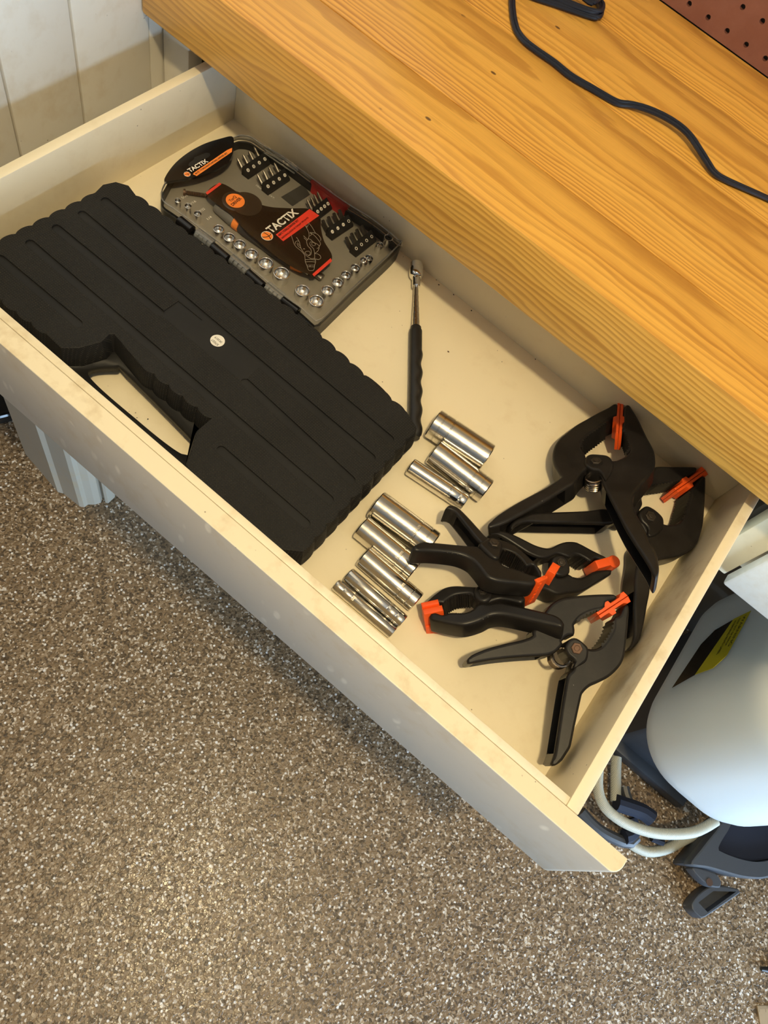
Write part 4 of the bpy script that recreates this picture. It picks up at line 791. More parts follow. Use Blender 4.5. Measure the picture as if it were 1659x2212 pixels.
# ------------------------------------------------------------------ clear-lidded driver set
ts = thing('driver_set_case', 'clear-lidded driver and socket set box beside the black case', 'tool box', (-0.36, 0.49, 0))
ZI = 0.0125
lid = [Vector(p) for p in D['set_lid']]
lidp = smoothloop(lid, 0.004)
if area_sign(lidp, UP) < 0: lidp.reverse()
def flat(P, z): return [Vector((p.x, p.y, z)) for p in P]
bm = bmesh.new(); ring_prism(bm, [p.copy() for p in lidp], [(0.0026, ZI - 0.0004), (0.0024, 0.0212), (0.0006, 0.0216), (0.0, 0.0210), (0.0004, 0.001), (0.0012, 0.0)])
finish('base_tray', bm, M['black'], ts, smooth=30)
bm = bmesh.new(); ring_prism(bm, [p.copy() for p in lidp], [(0.0027, ZI), (0.0027, ZI - 0.002)])
finish('grey_insert', bm, M['tray'], ts, smooth=30)
bm = bmesh.new()
ins_layers = [(0.0034, 0.0302), (0.0014, 0.0298), (0.0004, 0.0285), (0.0, 0.026), (-0.0004, 0.0222), (-0.0016, 0.0219), (-0.0016, 0.0212)]
P = [p.copy() for p in lidp]; N = len(P); nrm = []
for i in range(N):
    v = UP.cross((P[i] - P[i - 1]).normalized()) + UP.cross((P[(i + 1) % N] - P[i]).normalized()); nrm.append(v.normalized())
rings = [[bm.verts.new(Vector((P[i].x, P[i].y, z)) + nrm[i] * a) for i in range(N)] for a, z in ins_layers]
for r0, r1 in zip(rings, rings[1:]):
    for i in range(N): bm.faces.new((r0[i], r1[i], r1[(i + 1) % N], r0[(i + 1) % N]))
bm.faces.new(rings[0])
lidob = finish('clear_lid', bm, M['clear'], ts, smooth=40)
# a rim bead round the lid, clear and thicker
bm = bmesh.new(); tube(bm, [Vector((P[i].x, P[i].y, 0.0296)) + nrm[i] * 0.0012 for i in range(0, N, 1)], 0.0008, 6, closed=True)
finish('lid_rim', bm, M['clear_thick'], ts)
def decal(name, pts, mat, parent, z=None, thick=0.0002, smooth=True, ds=0.003):
    bm = bmesh.new(); Q = [Vector(p) for p in pts]
    if smooth: Q = smoothloop(Q, ds)
    prism(bm, Q, UP, 0.0, -thick); return finish(name, bm, mat, parent, smooth=0)
ZL = 0.030
crd = decal('printed_card', [(p[0], p[1], ZL - 0.0030) for p in D['set_card']], M['card'], ts)
hd = decal('header_card', [(p[0], p[1], ZL + 0.0006) for p in D['set_header']], M['blackgloss'], ts, thick=0.003)
decal('hang_slot', [(p[0], p[1], ZL + 0.0008) for p in D['set_hole']], M['black'], hd)
decal('orange_strip', [(p[0], p[1], ZL + 0.0009) for p in D['set_headstrip']], M['orange_soft'], hd, smooth=False)
def ball(c, e, z, par, ring=True):
    c = Vector((c[0], c[1], z)); r = (Vector((e[0], e[1], z)) - c).length
    bm = bmesh.new(); lathe(bm, c, UP, [(-0.0002, r), (0, r)], 28); finish('logo_ball', bm, M['orange_soft'], par)
    bm = bmesh.new()
    for pts in ([(-.9, .1), (-.3, .25), (.3, .2), (.95, -.1)], [(.1, .95), (.25, .3), (.1, -.3), (-.35, -.9)]):
        tube(bm, [c + Vector((x * r, y * r, 0.0002)) for x, y in pts], r * 0.07, 4, ds=r * 0.2)
    finish('logo_line', bm, M['black'], par)
    bm = bmesh.new(); tube(bm, [c + Vector((math.cos(a / 12 * 3.14159) * r, math.sin(a / 12 * 3.14159) * r, 0.0001)) for a in range(24)], r * 0.06, 4, closed=True)
    finish('logo_ring', bm, M['printwhite'], par)
ball(*D['set_headball'], ZL + 0.0010, hd)
ball(*D['set_ball'], ZL - 0.0024, crd)
decal('red_strip', [(p[0], p[1], ZL - 0.0026) for p in D['set_red1']], M['red_print'], crd, smooth=False)
decal('red_strip', [(p[0], p[1], ZL - 0.0026) for p in D['set_red2']], M['red_print'], crd, smooth=False)
decal('red_bar', [(p[0], p[1], ZL - 0.0026) for p in D['set_redbar']], M['red_print'], crd, smooth=False)
def z_at(p, z): return (p[0], p[1], z)
def T(name, s, key, z, h, mat, par, bold=0.0, sub=None):
    a, b = D[key] if sub is None else D[key][sub]
    return text_obj(name, s, z_at(a, z), z_at(b, z), UP, h, mat, par, lift=0.0, bold=bold)
T('brand_print', 'TACTIX', 't_tactix', ZL - 0.0023, 0.0092, M['printwhite'], crd, 0.03)
T('bar_print', '46PC TORQ DRIVER SET', 't_bar1', ZL - 0.0023, 0.0030, M['black'], crd, 0.02)
T('bar_print', 'DESTORNILLADOR DE TORQUE TIPO 46 PZS', 't_bar2', ZL - 0.0023, 0.0022, M['black'], crd, 0.02)
T('brand_print', 'TACTIX', 't_head_tactix', ZL + 0.0012, 0.0052, M['printwhite'], hd, 0.03)
T('strip_print', '46 PC TORQ RATCHETING DRIVER SET', 't_head_line', ZL + 0.0012, 0.0024, M['black'], hd, 0.02)
c, e = D['set_disc2']; c = Vector(z_at(c, ZL - 0.0029)); r = 0.016
bm = bmesh.new(); lathe(bm, c, UP, [(0, 0.0165), (0.0002, 0.0165)], 40); finish('dark_ring', bm, M['card2'], crd)
c, e = D['set_disc']; c = Vector(z_at(c, ZL - 0.0027)); r = 0.0098
bm = bmesh.new(); lathe(bm, c, UP, [(0, r), (0.0004, r)], 40); finish('orange_disc', bm, M['orange_soft'], crd)
bm = bmesh.new(); lathe(bm, c, UP, [(0.0001, r * 1.22), (-0.0004, r * 1.45)], 40, caps=True); finish('dark_ring', bm, M['card2'], crd)
T('disc_print', 'TorQ', 't_torq', ZL - 0.0022, 0.0042, M['black'], crd, 0.02)
T('disc_print', 'DRIVER', 't_driver', ZL - 0.0022, 0.0036, M['black'], crd, 0.03)
bm = bmesh.new()
for ln in D['hand']:
    tube(bm, [z_at(p, ZL - 0.0024) for p in ln], 0.00022, 4, ds=0.002)
finish('line_drawing', bm, M['lineart'], crd)
for i, s_ in enumerate(('5/32', '3/16', '7/32', '1/4')):
    a, b = D['t_sizes'][i]; text_obj('size_print', s_, z_at(a, ZI + 0.0001), z_at(b, ZI + 0.0001), UP, 0.0028, M['printwhite'], ts, lift=0.0001)
a, b = D['t_ext']; text_obj('size_print', '75mm (3") EXT.', z_at(a, ZI + 0.0001), z_at(b, ZI + 0.0001), UP, 0.0028, M['printwhite'], ts, lift=0.0001)
# recess for the adapters
bm = bmesh.new(); Q = [z_at(p, ZI + 0.0002) for p in D['set_recess']]; prism(bm, Q, UP, 0, -0.0003); finish('insert_recess', bm, M['traydark'], ts, smooth=0)
# latches and clear hinges along the near edge
for a, b in D['set_latch']:
    a = Vector(a); b = Vector(b); bm = bmesh.new()
    lathe(bm, a, b - a, [(0, 0.0046), (0.0004, 0.0056), ((b - a).length - 0.0004, 0.0056), ((b - a).length, 0.0046)], 18)
    d = (b - a).normalized(); s = Vector((d.y, -d.x, 0)); m = (a + b) / 2
    prism(bm, [a + s * 0.0054, b + s * 0.0054, b - s * 0.003, a - s * 0.003], UP, 0.0, -0.021)
    finish('hinge_lug', bm, M['blackgloss'], ts)
for a, b in D['set_hinge']:
    a = Vector(a); b = Vector(b); bm = bmesh.new(); L = (b - a).length; d = (b - a) / L; s = Vector((d.y, -d.x, 0))
    for k in range(4):
        p = a + d * (L * (k + 0.1) / 4); lathe(bm, p - UP * 0.004, d, [(0, 0.0042), (L * 0.2, 0.0042)], 12)
    prism(bm, [a + s * 0.001, b + s * 0.001, b - s * 0.005, a - s * 0.005], UP, 0.001, -0.004)
    finish('clear_hinge', bm, M['clear_thick'], ts)
a, b = [Vector(p) for p in D['set_clasp']]; d = (b - a).normalized(); s = Vector((-d.y, d.x, 0))
bm = bmesh.new(); slab(bm, [a - s * 0.004, b - s * 0.004, b + s * 0.0035, a + s * 0.0035], UP, 0.022, 0.0015, 0.001, 2, ds=0.004)
cl = finish('red_clasp', bm, M['red_plastic'], ts); cl['label'] = 'red clasp on the far edge'
a, b = [Vector(p) for p in D['set_clasp2']]; d = (b - a).normalized(); s = Vector((-d.y, d.x, 0))
bm = bmesh.new(); tube(bm, [a - s * .002, b - s * .002, b + s * .002, a + s * .002], 0.0008, 6, closed=True)
tube(bm, [a - s * .002 - UP * .005, b - s * .002 - UP * .005, b + s * .002 - UP * .005, a + s * .002 - UP * .005], 0.0008, 6, closed=True)
finish('clear_clasp', bm, M['clear_thick'], ts)

# things inside the set: chrome sockets, bit racks, bits, ratcheting driver, screw
SET_NOTE = ['smallest chrome socket at the header end of the left row', 'second small chrome socket in the left row near the header', 'third small chrome socket in the left row beside the 7/32 mark',
 'fourth chrome socket in the left row, just past the 1/4 mark', 'fifth chrome socket in the left row beside the first clear hinge', 'sixth chrome socket in the left row above the second clear hinge',
 'seventh chrome socket in the left row, mid-sized', 'eighth chrome socket in the left row, second largest', 'largest chrome socket, ninth in the left row of the set',
 'chrome socket just below the driver tip near the front corner', 'chrome socket in the front corner of the clear-lidded box', 'second chrome socket from the corner in the short row',
 'third chrome socket from the corner in the short row', 'fourth chrome socket from the corner in the short row', 'fifth chrome socket from the corner in the short row',
 'sixth chrome socket from the corner, touching a drive adapter', 'small chrome drive adapter touching the sixth socket of the short row', 'small chrome socket second from the far corner of the set', 'chrome universal joint end in the far corner of the set']
sock_proto = None
for i, (c, r) in enumerate(D['set_sockets']):
    t = bpy.data.objects.new('small_socket', None); t.empty_display_size = 0.01; COL.objects.link(t)
    tag(t, SET_NOTE[i] if len(SET_NOTE[i].split()) <= 16 else SET_NOTE[i], 'socket', 'chrome sockets inside the driver set box')
    if sock_proto is None:
        bm = bmesh.new(); lathe(bm, (0, 0, 0), UP, [(0.0, 0.9), (1.0, 1.0), (1.08, 0.98), (1.10, 0.90), (1.08, 0.84), (1.02, 0.80), (0.45, 0.76), (0.40, 0.0)], 24, caps=False)
        sock_proto = finish('socket_shell', bm, M['chrome2'], None, 40).data
        bpy.data.objects.remove(bpy.data.objects['socket_shell'])
    o = bpy.data.objects.new('socket_shell', sock_proto); COL.objects.link(o); o.parent = t
    z0 = ZI; t.location = (c[0], c[1], z0)
    o.scale = (r, r, 0.0105)
RK = ['slim bit rack nearest the header card', 'bit rack second from the header card', 'bit rack half hidden behind the printed red bar', 'bit rack with slotted bits beside the card', 'bit rack with dark star bits near the short socket row']
for k, (a, b) in enumerate(D['racks']):
    a = Vector(a); b = Vector(b); d = (b - a).normalized(); L = (b - a).length + 0.0065; s = Vector((-d.y, d.x, 0))  # s points to the header end
    if s.x > 0: s = -s
    m = (a + b) / 2
    rk = thing('bit_rack', RK[k] + ', in the driver set', 'rack', (m.x, m.y, ZI), 'bit racks in the driver set')
    bm = bmesh.new()
    q0 = m - d * L / 2; 
    P0 = [q0 - s * 0.005, q0 - s * 0.005 + d * L, q0 + s * 0.005 + d * L, q0 + s * 0.005]
    vs = [bm.verts.new((p.x, p.y, z)) for p, z in zip(P0 + P0, [ZI] * 4 + [ZI + 0.003, ZI + 0.003, ZI + 0.0105, ZI + 0.0105])]
    for f in ((0, 1, 2, 3), (4, 5, 6, 7), (0, 1, 5, 4), (1, 2, 6, 5), (2, 3, 7, 6), (3, 0, 4, 7)): bm.faces.new([vs[i] for i in f])
    bmesh.ops.recalc_face_normals(bm, faces=bm.faces); bmesh.ops.bevel(bm, geom=list(bm.edges), offset=0.0004, segments=2, affect='EDGES')
    finish('rack_body', bm, M['black'], rk)
    fn = (Vector((s.x, s.y, 0)) * -0.0075 + UP * 0.012).normalized()
    for j in range(4):
        pc = q0 + d * (L * (j + 0.5) / 4); pc = Vector((pc.x, pc.y, ZI + 0.00685))
        bm = bmesh.new()
        if k in (0, 1, 2) or (k == 3 and j < 3):
            lathe(bm, pc, fn, [(-0.0002, 0.0019), (0.0003, 0.0019)], 18)
            fr = finish('size_mark', bm, M['printwhite'], rk)
            bm = bmesh.new()
            e1 = d * 0.0013; tube(bm, [pc + fn * 0.0004 - e1, pc + fn * 0.0004 + e1], 0.00022, 4)
            if k < 3: e2 = fn.cross(d) * 0.0013; tube(bm, [pc + fn * 0.0004 - e2, pc + fn * 0.0004 + e2], 0.00022, 4)
            finish('mark_symbol', bm, M['black'], fr)
        else:
            tube(bm, [pc + fn * 0.0003 + (d * math.cos(t_ * math.pi / 6) + fn.cross(d) * math.sin(t_ * math.pi / 6)) * 0.0015 for t_ in range(12)], 0.00035, 4, closed=True)
            finish('size_mark', bm, M['printwhite'], rk)
        if k == 2 and j == 0: pass
        base = q0 + d * (L * (j + 0.5) / 4) + s * 0.0058; base = Vector((base.x, base.y, ZI + 0.001))
        dirv = (s * 0.55 + UP * 0.55).normalized()
        bm = bmesh.new()
        lathe(bm, base - dirv * 0.001, dirv, [(0, 0.0024), (0.0065, 0.0024), (0.0075, 0.0019), (0.0135, 0.0015), (0.0160, 0.0003)] if k < 3 else [(0, 0.0025), (0.0070, 0.0025), (0.0078, 0.0021), (0.0140, 0.0020), (0.0148, 0.0014)], 6 if k > 2 else 8)
        bt = finish('driver_bit', bm, M['steel'] if k < 3 else M['boltsteel'], None)
        tag(bt, ('pointed steel driver bit in the ' if k < 3 else 'dark blunt driver bit in the ') + ('rack nearest the header', 'second rack from the header', 'rack behind the red bar', 'slotted bit rack', 'star bit rack')[k], 'bit', 'driver bits in rack %d of the set' % (k + 1))
hp = [Vector(p) for p in D['set_handle']]
dv = thing('ratcheting_driver', 'grey and orange driver handle lying under the printed card', 'driver', tuple(hp[3]))
mid = lambda i, j, t: hp[i].lerp(hp[j], t)
axs = (hp[6] - hp[1]).normalized()
p0 = hp[0] + Vector((0.003, 0.006, 0.002)); L = (hp[6] - p0).length; axs = (hp[6] - p0).normalized()
zz = 0.0172
def drv(name, s0, s1, r0, r1, mat):
    bm = bmesh.new()
    q = Vector((p0.x, p0.y, zz)) + Vector((axs.x, axs.y, 0)).normalized() * s0
    side = Vector((-axs.y, axs.x, 0))
    k = s1 - s0; rings = [(0, r0 * 0.93), (k * 0.1, r0), (k * 0.9, r1), (k, r1 * 0.93)]
    lathe(bm, q, Vector((axs.x, axs.y, 0)), rings, 24)
    for v in bm.verts: v.co.z = zz + (v.co.z - zz) * 0.62 
    return finish(name, bm, mat, dv)
drv('end_cap', 0.000, 0.026, 0.0125, 0.0150, M['gripgrey'])
drv('orange_band', 0.026, 0.034, 0.0155, 0.0155, M['orange_soft'])
drv('grip', 0.034, L - 0.034, 0.0158, 0.0150, M['grip'])
drv('orange_band', L - 0.034, L - 0.022, 0.0140, 0.0110, M['orange_soft'])
drv('chrome_collar', L - 0.022, L - 0.015, 0.0085, 0.0080, M['chrome2'])
drv('drive_tip', L - 0.015, L - 0.001, 0.0045, 0.0045, M['steel'])
a, b = [Vector(p) for p in D['set_screw']]
a.z = b.z = ZI + 0.001
bm = bmesh.new(); L2 = (b - a).length; prof = [(0, 0.0035), (0.002, 0.0035), (0.0022, 0.0016)]
n_ = 14
for k in range(n_): prof += [(0.003 + (L2 - 0.006) * k / n_, 0.0016), (0.003 + (L2 - 0.006) * (k + 0.5) / n_, 0.0024)]
prof += [(L2, 0.0004)]
lathe(bm, a + UP * 0.002, b - a, prof, 12)
tag(finish('wood_screw', bm, M['rust']), 'rusty threaded screw loose in the driver set box', 'screw')

# ------------------------------------------------------------------ telescopic magnet tool
mg = [Vector(p) for p in D['magnet']]
for p in mg: p.z = 0.0085
mt = thing('magnetic_pickup_tool', 'telescopic magnetic pickup tool with black foam handle on the drawer floor', 'pickup tool', (-0.16, 0.5, 0))
ax = (mg[8] - mg[1]).normalized(); o0 = mg[8] - ax * (mg[8] - mg[0]).length
def sdist(i): return (mg[i] - mg[0]).dot(ax)
bm = bmesh.new(); lathe(bm, mg[0], ax, [(0.000, 0.0060), (0.0012, 0.0074), (0.0145, 0.0080), (0.0175, 0.0078), (0.0195, 0.0066), (0.0205, 0.0045)], 32)
finish('magnet_head', bm, M['chrome2'], mt)
s2 = sdist(4); s3 = sdist(7)
bm = bmesh.new(); prof = [(0.0200, 0.0043), (0.0200 + 0.001, 0.0047), (s2 - 0.002, 0.0045), (s2 - 0.0015, 0.0040)]
lathe(bm, mg[0], ax, prof, 24); finish('collar', bm, M['chrome2'], mt)
seg = [(s2 - 0.0015, 0.0026), (s2 + 0.004, 0.0026), (s2 + 0.006, 0.0021)]
k = 6; L = s3 - s2 - 0.004
bm = bmesh.new(); prof = [(s2 - 0.002, 0.0024), (s2 + 0.003, 0.0024)]
for i in range(k):
    r = 0.0026 + 0.0005 * i * 0.6; prof += [(s2 + 0.003 + L * i / k, r), (s2 + 0.003 + L * (i + 1) / k - 0.0006, r), (s2 + 0.003 + L * (i + 1) / k - 0.0005, r - 0.0003)]
prof += [(s3 + 0.002, 0.0040)]
lathe(bm, mg[0], ax, prof, 24); finish('telescopic_shaft', bm, M['chrome'], mt)
s4 = sdist(8); bm = bmesh.new(); n_ = 60; rings = []
u = Vector((-ax.y, ax.x, 0)); 
for i in range(n_ + 1):
    t = i / n_; s = s3 + (s4 - s3) * t; ring = []
    r = 0.0068 * (1 if 0.02 < t < 0.98 else 0.85) 
    wav = 0.0009 * math.sin(max(0, t - 0.22) * 2 * math.pi * 6) if t > 0.22 else 0
    for kk in range(20):
        a = 2 * math.pi * kk / 20; rr = r + (wav if math.cos(a) > 0.2 else 0)
        ring.append(bm.verts.new(mg[0] + ax * s + u * rr * math.cos(a) + UP * rr * math.sin(a) * 0.98))
    rings.append(ring)
for r0, r1 in zip(rings, rings[1:]):
    for kk in range(20): bm.faces.new((r0[kk], r1[kk], r1[(kk + 1) % 20], r0[(kk + 1) % 20]))
bm.faces.new(rings[0]); bm.faces.new(rings[-1])
finish('foam_handle', bm, M['black'], mt, smooth=50)

# ------------------------------------------------------------------ loose deep sockets
RAD = [0.0155, 0.0132, 0.0090, 0.0141, 0.0118, 0.0103, 0.0073, 0.0059]
SL = ['largest deep chrome socket, uppermost of the upper three', 'middle deep chrome socket of the upper group of three', 'slim deep chrome socket nearest the black case in the upper three',
      'deep chrome socket, uppermost of the lower group of five', 'second deep chrome socket from the top of the lower five, under a clamp handle', 'middle deep chrome socket of the lower group of five',
      'slim deep chrome socket second from the drawer front', 'slimmest deep chrome socket, nearest the drawer front']
for i, (a, b, r0) in enumerate(D['deep_sockets']):
    r = RAD[i]; a = Vector(a); b = Vector(b)
    # slide along the sight line so the smaller tube still rests on the floor
    camp = Vector((0, 0, 0.62))
    a = camp + (a - camp) * ((0.62 - r) / (0.62 - a.z)); b = camp + (b - camp) * ((0.62 - r) / (0.62 - b.z))
    a.z = b.z = r + 0.0001; L = (b - a).length; d = (b - a) / L
    flip = i in (0, 7)
    if flip: a, b, d = b, a, -d
    t = thing('deep_socket', SL[i], 'socket', tuple((a + b) / 2 - UP * r), 'loose deep sockets on the drawer floor')
    bm = bmesh.new()
    prof = [(0.0, r * 0.93), (0.0008, r), (L * 0.70, r), (L * 0.70 + 0.0004, r * 0.965), (L * 0.70 + 0.0012, r * 0.965), (L * 0.70 + 0.0016, r),
            (L * 0.86, r), (L * 0.86 + 0.0004, r * 0.97), (L * 0.86 + 0.0010, r * 0.97), (L * 0.86 + 0.0014, r), (L - 0.0010, r), (L, r * 0.93),
            (L, r * 0.62), (L - 0.012, r * 0.60), (L - 0.0121, 0.0002)]
    lathe(bm, a, d, prof, 48, caps=False)
    finish('barrel', bm, M['chrome'], t, 35)
    bm = bmesh.new()
    lathe(bm, a, d, [(0.0, r * 0.93), (0.0, r * 0.74), (0.03, r * 0.70), (0.0301, 0.0002)], 6 if False else 12, caps=False)
    finish('hex_bore', bm, M['steel'], t, 35)
    e = d if d.x > 0 else -d
    tt = a + d * (L * 0.73) + UP * r; 
    nn = (UP - Vector((0, 1, 0)) * 0.25).normalized()
    if i in (3, 4, 5, 7):
        st_ = a + d * (L * 0.72) + nn * (r + 0.0001); up = nn.cross(d)
        text_obj('stamped_mark', ('13', '', '', '13', '12', '11', '', '8')[i] + 'mm', st_ + up * -r * 0.35, st_ + up * r * 0.35, nn, L * 0.06, M['steel'], t, lift=0.0)

# ------------------------------------------------------------------ spring clamps
CENT = {}
def clamp_body(root, name, key, n, t, rt, pockets=(), out=0.0, spring=None):
    bm = bmesh.new(); P = [Vector(p) for p in D[key]]
    slab(bm, P, n, t, rt, rt, 3, ds=0.0025, out=out)
    o = finish(name, bm, M['nylon'], root, smooth=38)
    cs_ = []
    for ki, ko in pockets:
        I = [Vector(p) for p in D[ki]]; O = [Vector(p) for p in D[ko]]
        I2 = smoothloop(I, 0.004, False); k = len(I2)
        skip = 2 if k > 8 else 1
        def samp(A, s):
            s = s * (len(A) - 1); i = min(int(s), len(A) - 2); return A[i].lerp(A[i + 1], s - i)
        O2 = [samp(O, j / (k - 1)) for j in range(k)]
        I3 = [i_ + (i_ - o_) * 0.7 for i_, o_ in zip(I2, O2)]; O3 = [o_ + (i_ - o_).normalized() * 0.0035 for i_, o_ in zip(I2, O2)]
        I3 = I3[skip:]; O3 = O3[skip:]
        bm = bmesh.new(); prism(bm, I3 + list(reversed(O3)), n, -0.0028, -(t - 0.0028))
        cs_.append(finish('cutter', bm, M['nylon'], None, smooth=0))
    if cs_:
        cut(o, cs_)
        o.data.set_sharp_from_angle(angle=math.radians(38))
        for p_ in o.data.polygons:
            p_.use_smooth = len(p_.vertices) <= 8 and p_.area < 2e-5
    return o
def teeth(root, key, n, t, toward, pitch=0.0027, amp=0.0017, inset=0.0006):
    P = smoothloop(D[key], pitch / 2, False); bm = bmesh.new()
    acc = [P[0]]; d = 0
    for a, b in zip(P, P[1:]):
        d += (b - a).length
        if d >= pitch: acc.append(b); d = 0
    for a, b in zip(acc, acc[1:]):
        e = (b - a).normalized(); s = n.cross(e)
        if s.dot(toward - a) < 0: s = -s
        tri = [a - s * 0.0015, b - s * 0.0015, b - s * 0.0001, (a + b) / 2 + s * amp, a - s * 0.0001]
        prism(bm, tri, n, -inset, -(t - inset))
    return finish('jaw_teeth', bm, M['nylon'], root, smooth=0)
def hexbolt(root, key, n, mat, lift, rec=True):
    c, e = [Vector(p) for p in D[key]]; r = (e - c).length; bm = bmesh.new()
    lathe(bm, c + n * (lift - 0.0006), n, [(0, r * 1.25), (0.0009, r * 1.25), (0.0009, r * 1.05)], 28); 
    finish('washer_rim', bm, M['nylon'], root)
    bm = bmesh.new(); lathe(bm, c + n * (lift - 0.0004), n, [(0, r), (0.0018, r), (0.0022, r * 0.90)], 6)
    lathe(bm, c + n * (lift + 0.0016), n, [(0, r * 0.5), (0.0009, r * 0.48), (0.0011, r * 0.35)], 20)
    return finish('pivot_bolt', bm, mat, root, smooth=30)
def boss(root, key, n, lift, rt=0.0022):
    bm = bmesh.new(); P = [Vector(p) + n * lift for p in D[key]]
    slab(bm, P, n, lift + 0.006, rt, 0.0, 3, ds=0.002); return finish('pivot_boss', bm, M['nylon'], root, smooth=40)
def coil(root, c, n, r, h, turns, wr, z1):
    bm = bmesh.new(); u, v = frame_of(n); c = Vector(c); pts = []
    N = int(turns * 18)
    for i in range(N + 1):
        a = 2 * math.pi * i / 18; pts.append(c + n * (z1 - h * i / N) + (u * math.cos(a) + v * math.sin(a)) * r)
    tube(bm, pts, wr, 6); return finish('torsion_spring', bm, M['sprsteel'], root)
def pad_pair(root, a, b, n, t, w=0.0062, head=0.0105, lug=None):
    a = Vector(a); b = Vector(b); d = (b - a).normalized(); s = n.cross(d); L = (b - a).length
    for sg in (-1, 1):
        g = 0.0002 * sg
        pts = [a + s * g, a + s * sg * head / 2 + d * 0.001, a + s * sg * head / 2 + d * 0.0045, a + s * sg * w / 2 + d * 0.0075,
               a + s * sg * w / 2 + d * L * 0.52, a + s * sg * (w / 2 + 0.0035) + d * L * 0.55, a + s * sg * (w / 2 + 0.0035) + d * L * 0.68, a + s * sg * w / 2 + d * L * 0.72, b + s * sg * w / 2, b + s * g]
        bm = bmesh.new(); slab(bm, pts, n, t, 0.0007, 0.0007, 2, smooth=False); finish('swivel_pad', bm, M['orange'], root, smooth=30)

def big_clamp(k, label, t, spring_at, bolt_mat, pk=1.0):
    n = norm_of(D['planes'][k]); c = Vector(D[k + '_bolt'][0])
    root = thing('large_spring_clamp', label, 'clamp', tuple(c - n * t), 'black spring clamps piled in the drawer')
    spc = Vector(D[k + '_spring'][0])
    clamp_body(root, 'jaw_handle', k + '_left', n, t, 0.0026, [(k + '_lpocketI', k + '_lpocketO')], 0)
    clamp_body(root, 'jaw_handle', k + '_right', n, t - 0.0006, 0.0026, [(k + '_rpocketI', k + '_rpocketO')], 0)
    tl = [Vector(p) for p in D[k + '_teethL']]; tr_ = [Vector(p) for p in D[k + '_teethR']]
    mid_ = (tl[len(tl) // 2] + tr_[len(tr_) // 2]) / 2
    teeth(root, k + '_teethL', n, t, mid_); teeth(root, k + '_teethR', n, t, mid_)
    boss(root, k + '_boss', n, 0.0022)
    hexbolt(root, k + '_bolt', n, bolt_mat, 0.0022)
    coil(root, spc, n, 0.0078, t - 0.010, 6, 0.0012, -0.0060) if k != 'B' else None
    a, b = D[k + '_pad']; pad_pair(root, Vector(a) + n * -0.0005, Vector(b) + n * -0.0005, n, t - 0.001)
    return root
big_clamp('A', 'large black spring clamp leaning on the drawer back, its handle crossing another clamp', 0.023, None, M['boltsteel'])
big_clamp('B', 'large black spring clamp in the right back corner of the drawer', 0.0265, None, M['boltsteel'])
big_clamp('C', 'large black spring clamp with a rusty bolt, nearest the drawer front', 0.0275, None, M['rust'])
